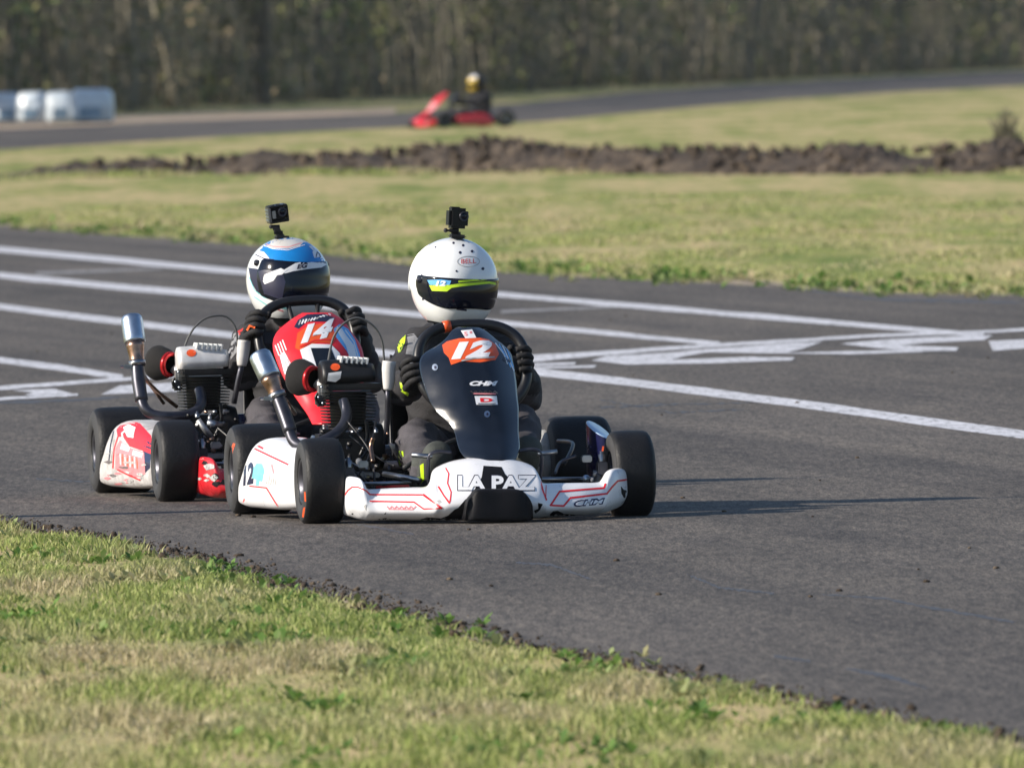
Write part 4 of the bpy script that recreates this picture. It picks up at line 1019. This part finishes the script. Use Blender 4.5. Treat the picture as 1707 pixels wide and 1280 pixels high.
# ================= first kart
def fair1(m, tr, fr):
    def s(p, w_=2.2, c='red_paint'): stroke(m, tr, fr, p, w_, c)
    s([(574, 826), (580, 817), (587, 811.5), (596, 811.5), (610, 817.5), (617, 824), (706, 824.5), (736, 847), (706, 848), (690, 836.5), (617, 835)], 2.2)
    s([(706, 824.5), (736, 847)], 3.5); s([(731, 811), (740, 826), (749, 838)], 2.5); s([(743, 780), (748, 789), (746, 805), (752, 820), (750, 836)], 2)
    s([(896, 776), (898, 789), (903, 800), (904, 814), (911, 833)], 2.6); s([(910.5, 806), (910, 830)], 1.4)
    s([(1009, 806), (1007, 813), (933, 819), (918, 842), (940, 843), (951, 829.5), (1012, 822.5), (1021, 811), (1030, 801.5), (1044, 799.5)], 3)
    # worn black patches
    poly(m, tr, fr, [(806, 776), (836, 778), (842, 790), (850, 798), (862, 818), (788, 820), (796, 808), (803, 795)], 'scraped_black')
    poly(m, tr, fr, [(750, 868), (748, 862), (755, 852), (764, 846), (775, 833), (790, 822), (778, 862), (770, 868), (756, 868)], 'scraped_black')
    poly(m, tr, fr, [(738, 869), (746, 860), (758, 849), (778, 840), (778, 869)], 'scraped_black', .002)
    poly(m, tr, fr, [(890, 851), (897, 848), (897, 838), (905, 840), (900, 850), (893, 856)], 'scraped_black')
    poly(m, tr, fr, [(916, 858), (922, 852), (930, 851), (940, 856), (945, 862), (960, 858), (975, 862), (978, 866), (912, 866)], 'scraped_black')
    poly(m, tr, fr, [(1035, 810), (1040, 816), (1048, 818), (1049, 830), (1041, 832), (1036, 822)], 'scraped_black')
    poly(m, tr, fr, [(700, 866), (712, 862), (735, 864), (750, 858), (760, 869), (700, 869)], 'scraped_black')
    poly(m, tr, fr, [(630, 865), (645, 863), (652, 866), (640, 868.5)], 'scraped_black')
    poly(m, tr, fr, [(606, 843), (611, 840), (610, 851)], 'grey_decal'); poly(m, tr, fr, [(728, 834), (734, 833), (736, 837), (731, 838)], 'grey_decal'); poly(m, tr, fr, [(640, 857), (644, 853), (643, 857)], 'scraped_black'); poly(m, tr, fr, [(585, 856), (589, 855), (588, 858)], 'scraped_black')
    text(m, tr, fr, 'LA PAZ', [(762, 818), (894, 818), (762, 791)], 'ink', .0016, .06); text(m, tr, fr, 'LA PAZ', [(763.6, 816.6), (892.4, 816.6), (763.6, 792.4)], 'white_paint', .0028, .04)
    text(m, tr, fr, 'CHM', [(957, 845), (1010, 840), (956, 834)], 'navy_paint_and_shade', .0016, .07, .3); text(m, tr, fr, 'CHM', [(960, 842.5), (1007, 838.5), (959, 836)], 'white_paint', .0028, .02, .3)
    # faded script lettering
    xs = list(range(645, 694, 4)); s([(x, 845.5 + (2.2 if i % 2 else -1.6)) for i, x in enumerate(xs)], 2.2, 'pink_paint'); s([(648, 848.5), (688, 849)], 1.6, 'pink_paint')
def panel1(own):
    rows = [(547, 764, 796, .245, .01), (553, 754, 808, .235, .03), (565, 745, 823, .215, .05), (577, 731, 838, .19, .065), (590, 709, 850, .165, .08), (602, 701, 853, .145, .085), (617, 701, 856, .12, .085), (638, 706, 859, .085, .085), (662, 714, 861, .045, .077), (680, 723, 863, .01, .068), (690, 731, 863, -.01, .061), (699, 741, 863, -.03, .055), (709, 751, 863, -.05, .051), (723, 759, 863, -.075, .050), (743, 764, 865, -.12, .052), (757, 770, 863, -.155, .05), (767, 781, 858, -.185, .04), (774, 796, 843, -.205, .025)]
    out = []
    for (py, a, b, Y, bul) in rows:
        row = []
        for k in range(15):
            u = -1 + k / 7; px = (a + b) / 2 + (b - a) / 2 * u; c_ = .22; hw = 1 + c_ if u < c_ else 1 - c_; t_ = max(0, abs(u - c_) / hw - .25) / .75
            row.append(own(px, py, Y - bul * (1 - t_ ** 1.55)))
        out.append(row)
    return out
def pdec1(m, tr, fr):
    poly(m, tr, fr, [(737, 575), (745, 569), (765, 564), (800, 563), (815, 566), (826, 574), (832, 590), (826, 600), (800, 604), (770, 602), (752, 608), (748, 596), (740, 588)], 'orange_paint')
    text(m, tr, fr, '12', [(752, 599), (820, 594), (752, 571)], 'white_paint', .0028, .06, .25)
    stroke(m, tr, fr, [(770, 601), (790, 597), (824, 595)], 2.6, 'grey_decal', .0035)
    for dx in (0, 6, 12, 18): stroke(m, tr, fr, [(826 + dx, 572 + dx * .4), (840 + dx * .8, 590 + dx), (846 + dx * .9, 606 + dx)], 2, 'sky_paint' if dx % 4 else 'white_paint', .0016)
    poly(m, tr, fr, [(768, 551), (787, 549), (794, 563), (776, 564)], 'white_paint'); text(m, tr, fr, '5', [(774, 560), (780, 560), (773, 553)], 'pink_paint', .003, .03); text(m, tr, fr, '"', [(783, 556), (787, 556), (783, 552)], 'pink_paint', .003, .03)
    text(m, tr, fr, 'CHM', [(783, 643), (831, 643), (782, 635)], 'white_paint', .002, .06, .35)
    xs = list(range(785, 832, 4)); stroke(m, tr, fr, [(x, 653.5 + (2 if i % 2 else -1.5)) for i, x in enumerate(xs)], 2.4, 'bronze'); stroke(m, tr, fr, [(790, 656), (826, 656.5)], 2, 'pink_paint', .002)
    poly(m, tr, fr, [(791, 660), (828, 660), (830, 674.5), (794, 674.5)], 'white_paint'); text(m, tr, fr, 'D', [(801, 670), (822, 670), (800, 663)], 'red_paint', .0028, .05); stroke(m, tr, fr, [(797, 672.5), (826, 672.5)], 1.3, 'ink', .003)
    for (x, y) in ((725, 612), (812, 690)):
        poly(m, tr, fr, oval(x, y, 5, 5.5), 'chrome', .003); poly(m, tr, fr, oval(x + .6, y, 2, 2.4, 10), 'ink', .0045)
    pass
    text(m, tr, fr, 'CHM', [(838, 600), (850, 606), (840, 594)], 'ink', .003, .04)
def pod1(m, tr, fr):
    def s(p, w_=2.4, c='red_paint'): stroke(m, tr, fr, p, w_, c)
    s([(414, 739), (421, 746), (480, 774)], 3); s([(430, 743), (438, 747)], 3.5); s([(416, 810), (444, 813), (463, 844)], 2.2); s([(404, 843), (407, 832)], 2)
    text(m, tr, fr, '12', [(405, 810), (422, 806), (407, 773)], 'navy_paint_and_shade', .0025, .05)
    poly(m, tr, fr, [(422, 780), (428, 772), (437, 773), (441, 784), (437, 803), (420, 797)], 'teal_paint'); poly(m, tr, fr, [(427, 798), (433, 799), (431, 810), (426, 809)], 'teal_paint')
    stroke(m, tr, fr, [(453, 775), (456, 788)], 3, 'pink_paint'); [stroke(m, tr, fr, [(444 + k * 3.5, 806 + k), (446 + k * 3.5, 795 + k - (k % 2) * 4)], 1.5, 'grey_decal', .002) for k in range(5)]
    poly(m, tr, fr, [(414, 812), (442, 815), (452, 838), (408, 842)], 'grey_decal', .0012) if False else None
def fmark1(t):
    tr = t.bvh(); stroke(t, tr, K1, [(507, 846), (505, 861)], 3, 'orange_paint', .001); stroke(t, tr, K1, [(508, 820), (509, 835)], 2.4, 'orange_paint', .001)
def rmark1(t):
    tr = t.bvh(); stroke(t, tr, K1, [(385, 770), (386, 752), (390, 740)], 4, 'orange_paint', .001)
st1 = dict(fair='white_plastic', fair_decals=fair1, panel=panel1, panel_mat='black_plastic', panel_decals=pdec1, pod_decals=pod1, right_pod=True,
    wheel_c=lambda own: own(788, 612, .36), wheel_r=.166, wheel_h=.92, wheel_tilt=66, tape=1, cover='engine_black', fmark=fmark1, rmark=rmark1, cable_mat='wire',
    cable=[(552, 576), (560, 555), (575, 538), (597, 530), (622, 543), (636, 566), (640, 600), (637, 640)],
    bottle=[(647, 650, .42), (648, 636, .42), (648, 615, .42), (649, 602, .42)], strut=[(647, 650, .42), (646, 690, .44), (643, 740, .46)],
    exhaust=dict(hr=.0165, head=[(572, 668, .50), (578, 688, .47), (574, 706, .43), (558, 724, .38), (528, 739, .35), (503, 743, .36), (489, 735, .38), (482, 715, .40)], pipe=[(484, 720, .395), (474, 690, .43), (463, 661, .46)], muf=[(450, 630, .48), (432, 590, .52)], brace=[[(492, 690, .6), (475, 665, .48)]]),
    junk=[([(622, 770, .25), (618, 745, .3), (622, 730, .3)], 'bronze', .007), ([(604, 780, .2), (598, 768, .25)], 'alloy', .01), ([(925, 790, .1), (935, 770, .25), (960, 760, .3)], 'dark_steel', .005), ([(940, 775, .3), (955, 740, .5), (930, 735, .7)], 'black_rubber', .006), ([(640, 790, .15), (700, 800, .0)], 'steel', .009)])
M1 = K1.M
k1 = empty('racing_kart', M1, label='white and black racing kart number 12 leading, LA PAZ written on its front bumper', cat='kart')
build_kart(K1, k1, st1); build_engine(K1, k1, st1)

def suitdec1(m, tr, fr):
    def p(q, c='neon_yellow'): poly(m, tr, fr, q, c)
    p([(662, 576), (668, 566), (676, 558), (675, 570), (668, 586), (664, 588)]); p([(676, 590), (680, 572), (678, 558), (690, 556), (698, 566), (690, 592)], 'suit_grey'); p([(672, 603), (690, 600), (690, 606), (672, 609)], 'suit_grey')
    p([(666, 637), (680, 638), (687, 642), (680, 661), (668, 652)]); p([(701, 572), (708, 570), (709, 577), (702, 583)])
    p([(665, 748), (672, 752), (674, 775), (670, 790), (664, 770)]); p([(866, 625), (873, 615), (874, 632), (868, 645)]); p([(860, 650), (866, 646), (866, 662), (860, 668)])
    stroke(m, tr, fr, [(690, 535), (700, 545)], 3, 'white_paint')
wc1 = (788, 612, .36)
hst1 = dict(shell='helmet_white', spoiler=True, vtop=4, vbot=-32, vaz=88, vrise=16)
def h1dec(m, tr, fr):
    for (x, y, r_) in ((756, 405, 2), (772, 409, 2.2), (782, 403, 2.2), (801, 405, 1.6), (767, 421, 2.4), (787, 419, 2.4), (726, 412, 1.5), (761, 452, 1.8), (805, 448, 2.6), (705, 499, 2)): poly(m, tr, fr, oval(x, y, r_, r_, 10), 'ink', .001)
    q = oval(781, 436, 18.5, 8.6, 28); stroke(m, tr, fr, q + [q[0]], 1.1, 'grey_decal', .001)
    text(m, tr, fr, 'BELL', [(769, 439.5), (794, 438.5), (769, 432)], 'red_plastic', .0015, .0)
    stroke(m, tr, fr, [(762, 515), (777, 517)], 3.4, 'ink', .001); stroke(m, tr, fr, [(808, 514), (817, 510)], 3.4, 'ink', .001)
    poly(m, tr, fr, [(697, 462), (703, 457), (709, 463), (712, 466), (714, 480), (706, 482), (699, 476)], 'ink', .001)
def v1dec(m, tr, fr):
    poly(m, tr, fr, [(712, 467), (735, 466), (752, 468), (748, 479), (718, 478)], 'sky_paint', .001)
    poly(m, tr, fr, [(715, 475), (721, 482), (742, 483), (750, 475), (765, 473), (815, 469), (826, 471), (827, 475), (815, 473), (766, 478), (753, 480), (745, 486), (720, 485)], 'neon_yellow', .0018)
    text(m, tr, fr, '12', [(726, 477), (743, 477), (726, 468)], 'white_paint', .003, .05, .2)
    stroke(m, tr, fr, [(765, 469.5), (812, 465.5)], 3.4, 'neon_yellow', .0018); stroke(m, tr, fr, [(772, 464), (815, 461.5)], 1.3, 'grey_decal', .0018)
hst1['decals'] = h1dec; hst1['vdecals'] = v1dec
d1 = dict(suit='suit_black', wc=wc1, suit_decals=suitdec1, hst=hst1, helmet=dict(c=K1.L(757, 466, .74), yaw=13, roll=3, pitch=2, s=.965),
    joints=dict(pelvis=(752, 760, .84), chest=(760, 620, .86), neck=(758, 555, .8), sh_l=(702, 580, .78), sh_r=(835, 585, .82), el_l=(668, 645, .62), el_r=(876, 655, .62), wr_l=(690, 637, .46), wr_r=(869, 625, .46), hd_l=(694, 622, .375), hd_r=(866, 605, .375),
    hip_l=(720, 775, .76), hip_r=(805, 775, .76), kn_l=(695, 733, .40), kn_r=(868, 712, .42), an_l=(712, 790, .08), an_r=(868, 785, .1), toe_l=(735, 752, -.06), toe_r=(884, 742, -.04)),
    shoe_marks=dict(l=[[(700, 775), (706, 772), (707, 800), (702, 806)], [(703, 742), (710, 732), (714, 733), (706, 748)]]))
driver1, S1 = driver(K1, d1); tag(driver1, 'seated driver in black suit with neon yellow patches and white helmet, steering leading kart', 'person')
action_cam(K1, S1, dict(label='small black action camera stuck on top of the white helmet', c=(762, 364, .70), size=(.064, .04, .062), rot=(0, R(4), R(14)), arm=[(757, 384, .70), (760, 390, .71), (762, 394, .71)], knob=.026, base_roll=R(6)))

# ================= second kart
def fair2(m, tr, fr):
    for i in range(16):
        px, py = random.uniform(330, 380), random.uniform(745, 812); r_ = random.uniform(3, 9); poly(m, tr, fr, [(px + r_ * math.cos(a) * random.uniform(.5, 1.2), py + r_ * .7 * math.sin(a) * random.uniform(.5, 1.2)) for a in [k * 2 * PI / 9 for k in range(9)]], random.choice(['grey_decal', 'scraped_black', 'grey_decal']), .001 + i * 1e-4)
    poly(m, tr, fr, [(353, 762), (362, 758), (380, 764), (381, 772), (362, 769)], 'white_paint', .003)
def panel2(own):
    rows = [(523, 505, 552, .27, .02), (536, 484, 572, .25, .045), (556, 462, 586, .21, .07), (577, 456, 600, .17, .085), (602, 462, 606, .12, .085), (630, 474, 606, .06, .08), (655, 489, 600, .0, .07), (676, 503, 594, -.05, .06), (692, 514, 590, -.1, .055), (708, 522, 585, -.15, .045)]
    out = []
    for (py, a, b, Y, bul) in rows:
        row = []
        for k in range(9):
            u = -1 + k / 4; px = (a + b) / 2 + (b - a) / 2 * u; row.append(own(px, py, Y - bul * (1 - abs(u) ** 2.4)))
        out.append(row)
    return out
def pdec2(m, tr, fr):
    P = lambda q, c, o=.0015: poly(m, tr, fr, q, c, o)
    P([(490, 545), (497, 533), (512, 524), (540, 523), (560, 530), (548, 536), (512, 536), (498, 548)], 'ink'); [stroke(m, tr, fr, [(498 + k * 5, 541 - k * 1.6 - (k > 6) * 2), (501 + k * 5, 534 - k * .9)], 1.6 + (k % 3) * .5, 'white_paint' if k % 3 else 'grey_decal', .003) for k in range(11)]
    P([(492, 580), (496, 555), (510, 545), (535, 539), (556, 545), (562, 556), (555, 572), (530, 570), (510, 576), (500, 584)], 'orange_paint')
    P([(566, 540), (580, 548), (592, 566), (600, 590), (602, 612), (590, 608), (578, 585), (560, 562), (556, 548)], 'sky_paint')
    for dx in (0, 7, 14): stroke(m, tr, fr, [(562 + dx, 545 + dx * .4), (576 + dx, 570), (586 + dx, 604)], 2, 'white_paint', .002)
    P([(500, 583), (520, 573), (552, 574), (566, 588), (574, 612), (578, 640), (560, 640), (545, 615), (520, 610), (505, 600)], 'white_paint', .0018); P([(518, 580), (552, 580), (560, 600), (556, 620), (545, 612), (528, 612)], 'black_plastic', .0026)
    text(m, tr, fr, '14', [(501, 573), (552, 561), (507, 542)], 'white_paint', .003, .06, .15)
    stroke(m, tr, fr, [(500, 578), (525, 567), (556, 566)], 2, 'red_paint', .0035)
    for k in range(4): stroke(m, tr, fr, [(459 + k * 4, 576 - k * 3), (465 + k * 4, 592 - k * 3)], 1.8, 'white_paint')
    P([(466, 592), (474, 586), (488, 612), (492, 628), (483, 636), (474, 622)], 'white_paint'); stroke(m, tr, fr, [(474, 600), (479, 612), (484, 624)], 2, 'grey_decal', .003); stroke(m, tr, fr, [(479, 599), (483, 608)], 1.6, 'pink_paint', .003)
    P([(560, 548), (566, 545), (590, 575), (596, 600), (588, 602), (576, 575)], 'white_paint', .0022); P([(548, 600), (560, 596), (582, 606), (598, 616), (600, 640), (584, 650), (566, 640), (556, 622)], 'grey_decal', .0021)
    for (px, py) in ((578, 622), (584, 640), (592, 628), (570, 606), (586, 612), (594, 640), (563, 618)): P([(px - 6, py - 5), (px + 5, py - 6), (px + 7, py + 5), (px - 3, py + 7)], 'grey_decal', .0024)
def pod2(m, tr, fr):
    P = lambda q, c, o=.0015: poly(m, tr, fr, q, c, o)
    P([(194, 716), (206, 702), (232, 704), (252, 726), (254, 758), (240, 752), (216, 744), (205, 728), (196, 728)], 'red_paint')
    P([(205, 712), (214, 707), (226, 712), (216, 718), (222, 730), (212, 728)], 'white_paint', .003)
    P([(192, 748), (200, 733), (216, 746), (240, 754), (242, 790), (228, 798), (192, 782)], 'pink_paint', .002)
    P([(203, 738), (217, 746), (214, 753), (200, 748)], 'white_paint', .003); P([(222, 750), (238, 755), (236, 763), (220, 758)], 'white_paint', .003)
    stroke(m, tr, fr, [(190, 716), (184, 742), (181, 772)], 2, 'ink', .003); stroke(m, tr, fr, [(197, 726), (190, 748), (188, 780)], 2.2, 'red_paint', .003)
    stroke(m, tr, fr, [(186, 752), (184, 768)], 3, 'grey_decal', .0035); stroke(m, tr, fr, [(190, 733), (187, 744)], 3, 'grey_decal', .0035)
    for i in range(44):
        px, py = random.uniform(178, 240), random.uniform(755, 808); 
        if py < 785 and random.random() < .6: continue
        r_ = random.uniform(1.5, 4.5); P([(px + 1.6 * r_ * math.cos(a) * random.uniform(.5, 1.3), py + r_ * .6 * math.sin(a) * random.uniform(.5, 1.3)) for a in [k * 2 * PI / 8 for k in range(8)]], random.choice(['grey_decal', 'dirty_white', 'grey_decal', 'pink_paint', 'scuff']), .0035 + i * 1e-4)
    stroke(m, tr, fr, [(196, 783), (215, 792), (233, 800)], 2.5, 'red_paint', .006); stroke(m, tr, fr, [(206, 738), (203, 722), (211, 716)], 2.5, 'white_paint', .002)
    stroke(m, tr, fr, [(214, 725), (219, 715)], 3, 'white_paint', .003); P([(234, 735), (246, 728), (252, 740), (250, 780), (240, 790), (238, 750)], 'navy_paint_and_shade', .0014)
    for k in range(8): stroke(m, tr, fr, [(200 + k * 4, 756 + k), (201 + k * 4, 774 + k)], 1.6, 'orange_paint' if k % 2 else 'white_paint', .003)
st2 = dict(fair='red_plastic', pod='dirty_white', fair_decals=fair2, panel=panel2, panel_mat='red_paint', panel_decals=pdec2, pod_decals=pod2,
    wheel_c=lambda own: own(512, 566, .38), wheel_r=.155, wheel_h=.95, wheel_tilt=66, wheel_roll=-2, cover='silver_cover',
    cable=[(308, 578), (318, 555), (332, 538), (350, 528), (376, 527.5), (392, 545), (395, 575), (384, 612)],
    bottle=[(403, 610, .42), (404, 598, .42), (406, 580, .42), (407, 567, .42)], strut=[(403, 608, .42), (397, 635, .42), (390, 672, .44)],
    exhaust=dict(hr=.0165, head=[(332, 649, .50), (336, 668, .47), (330, 682, .43), (310, 692, .40), (280, 694, .37), (256, 691, .37), (241, 680, .38), (235, 662, .40)], pipe=[(236, 668, .395), (231, 635, .42), (229, 608, .44)], muf=[(225, 572, .46), (219, 528, .5)], brace=[[(240, 630, .5), (262, 652, .55), (295, 678, .6)], [(241, 628, .5), (273, 672, .6)]]),
    junk=[([(345, 705, .4), (370, 710, .4)], 'steel', .014), ([(330, 700, .3), (352, 728, .3)], 'alloy', .01), ([(400, 690, .6), (402, 720, .6)], 'navy_paint_and_shade', .03)])
M2 = K2.M
k2 = empty('racing_kart', M2, label='red racing kart number 14 following just behind the leading kart, scuffed red side pod', cat='kart')
build_kart(K2, k2, st2); build_engine(K2, k2, st2)
def suitdec2(m, tr, fr):
    def p(q, c): poly(m, tr, fr, q, c)
    p([(396, 552), (408, 545), (412, 560), (400, 566)], 'suit_red'); p([(383, 560), (395, 553), (404, 562), (400, 580), (384, 600), (374, 592)], 'suit_grey'); p([(600, 560), (610, 575), (612, 600), (602, 605), (596, 580)], 'suit_red')
    p([(465, 545), (478, 540), (484, 548), (470, 556)], 'suit_red')
def h2dec(m, tr, fr):
    P = lambda q, c, o=.001: poly(m, tr, fr, q, c, o)
    P([(424, 420), (434, 408), (455, 398), (500, 393), (520, 403), (534, 420), (541, 436), (543, 452), (470, 456), (468, 440), (474, 432), (466, 425), (440, 420), (424, 416)], 'blue_paint')
    P([(436, 406), (449, 400), (470, 394), (500, 395), (508, 402), (500, 410), (480, 415), (452, 414)], 'helmet_silver', .0016); P([(452, 399), (475, 392), (500, 392), (495, 397), (475, 399)], 'blue_paint', .0022); stroke(m, tr, fr, [(440, 406), (455, 411), (480, 412), (502, 405)], 1.2, 'pink_paint', .0024); stroke(m, tr, fr, [(434, 407), (455, 415), (480, 417), (508, 408)], 1, 'white_paint', .0024)
    stroke(m, tr, fr, [(418, 421), (440, 431), (456, 433), (462, 440)], 1.6, 'navy_paint_and_shade', .0016); P([(447, 434), (458, 434), (464, 442), (456, 449), (448, 448)], 'navy_paint_and_shade', .0016)
    P([(414, 446), (440, 450), (455, 445), (478, 449), (478, 500), (452, 498), (430, 490), (418, 470)], 'ink', .0012)
    P([(454, 452), (468, 448), (472, 452), (462, 459), (455, 468), (441, 473), (439, 466), (448, 461), (442, 456)], 'white_paint', .0022)
    stroke(m, tr, fr, [(415, 462), (424, 484), (440, 496), (470, 504)], 1.4, 'teal_paint', .0016); stroke(m, tr, fr, [(424, 495), (445, 509), (480, 515)], 2, 'teal_paint', .0016); stroke(m, tr, fr, [(455, 514), (472, 519)], 1.6, 'red_plastic', .0016)
    P([(521, 420), (526, 413), (533, 418), (537, 428), (524, 430)], 'white_paint', .002); stroke(m, tr, fr, [(527, 428), (529, 420), (533, 424), (534, 429)], 1.6, 'navy_paint_and_shade', .003)
def v2dec(m, tr, fr):
    poly(m, tr, fr, [(470, 452), (492, 439), (515, 434), (535, 436), (545, 441), (536, 446), (510, 449), (490, 452), (475, 456)], 'white_paint', .001)
    poly(m, tr, fr, [(430, 452), (440, 450), (470, 452), (476, 470), (470, 500), (440, 490)], 'ink', .0008)
    poly(m, tr, fr, [(440, 458), (468, 447), (474, 450), (482, 447), (470, 458), (462, 459), (456, 468), (441, 474), (438, 468), (449, 461)], 'white_paint', .002)
    text(m, tr, fr, 'EG', [(495, 449), (514, 446), (494, 441)], 'ink', .003, .05, .3)
hst2 = dict(shell='helmet_white', paint=lambda a, e: 'helmet_silver' if e > 62 else ('blue_paint' if e > 52 else None), spoiler=False, vtop=24, vbot=-30, vaz=72, vrise=10, decals=h2dec, vdecals=v2dec)
d2 = dict(suit='suit_black', wc=(512, 566, .38), suit_decals=suitdec2, hst=hst2, helmet=dict(c=K2.L(480, 462, .72), yaw=12, roll=3, pitch=1, s=.97),
    glove_mark=('orange_suit', [[(412, 550), (416, 543), (424, 546)]]),
    joints=dict(pelvis=(497, 735, .84), chest=(497, 605, .86), neck=(488, 545, .8), sh_l=(420, 572, .80), sh_r=(585, 575, .82), el_l=(400, 625, .62), el_r=(610, 630, .62), wr_l=(420, 565, .48), wr_r=(597, 570, .48), hd_l=(432, 545, .40), hd_r=(588, 540, .40),
    hip_l=(460, 755, .76), hip_r=(545, 755, .76), kn_l=(440, 695, .40), kn_r=(600, 685, .42), an_l=(462, 755, .08), an_r=(600, 755, .1), toe_l=(470, 728, -.06), toe_r=(615, 728, -.04)))
driver2, S2 = driver(K2, d2); tag(driver2, 'seated driver in black suit with blue and white helmet, steering the red kart', 'person')
action_cam(K2, S2, dict(label='action camera in silver and black cage on tall arm above the blue helmet', c=(462, 356, .70), size=(.06, .032, .05), rot=(R(6), R(-8), R(10)), arm=[(459, 378, .70), (464, 388, .71), (470, 396, .72)], knob=.014, silver=True, base_roll=R(3)))

# ================= distant kart
def far_panel(m, tr, fr):
    for i, f in enumerate(m.f):
        z = m.v[f[0]].z
        if .27 < z < .40: m.m[i] = m.mi('pink_paint')
st3 = dict(fair='red_plastic', fair_decals=lambda *a: None, panel=lambda own: [[Vector((p.x, p.y, p.z)) for p in r_] for r_ in panel1(K1.L)], panel_mat='red_plastic', panel_decals=far_panel, pod_decals=lambda *a: None,
    wheel_c=lambda own: K1.L(788, 612, .36), wheel_r=.166, wheel_h=.92, wheel_tilt=66, cover='silver_cover')
k3 = empty('racing_kart', K3.M, label='blurred red racing kart running far off on the distant stretch of track', cat='kart')
build_kart(K3, k3, st3)
K3b = Frame(0, 0, 0); K3b.M, K3b.I, K3b.cam = K3.M, K3.I, K3.cam; K3b.L = K1.L
hst3 = dict(shell='camera_black', paint=lambda a, e: ('white_paint' if e > 30 else 'helmet_sunlit_yellow') if (a < 75 or a > 350) else None, spoiler=False, vtop=3, vbot=-26, vaz=80, vrise=12, decals=lambda *a: None, vdecals=lambda *a: None)  # helmet's sunlit strip painted white and yellow, its shaded rest black
d3 = dict(d1); d3.update(suit='suit_black', suit_decals=lambda *a: None, hst=hst3, shoe_marks={}, helmet=dict(c=K1.L(757, 466, .74), yaw=0, roll=0, s=1.0))
driver3, S3 = driver(K3b, d3); tag(driver3, 'driver in black suit with white and yellow helmet seated in the distant red kart', 'person')

pole(385, 853, 1.72, .9, 'unseen round post added left of the karts to cast a shadow line on the track')
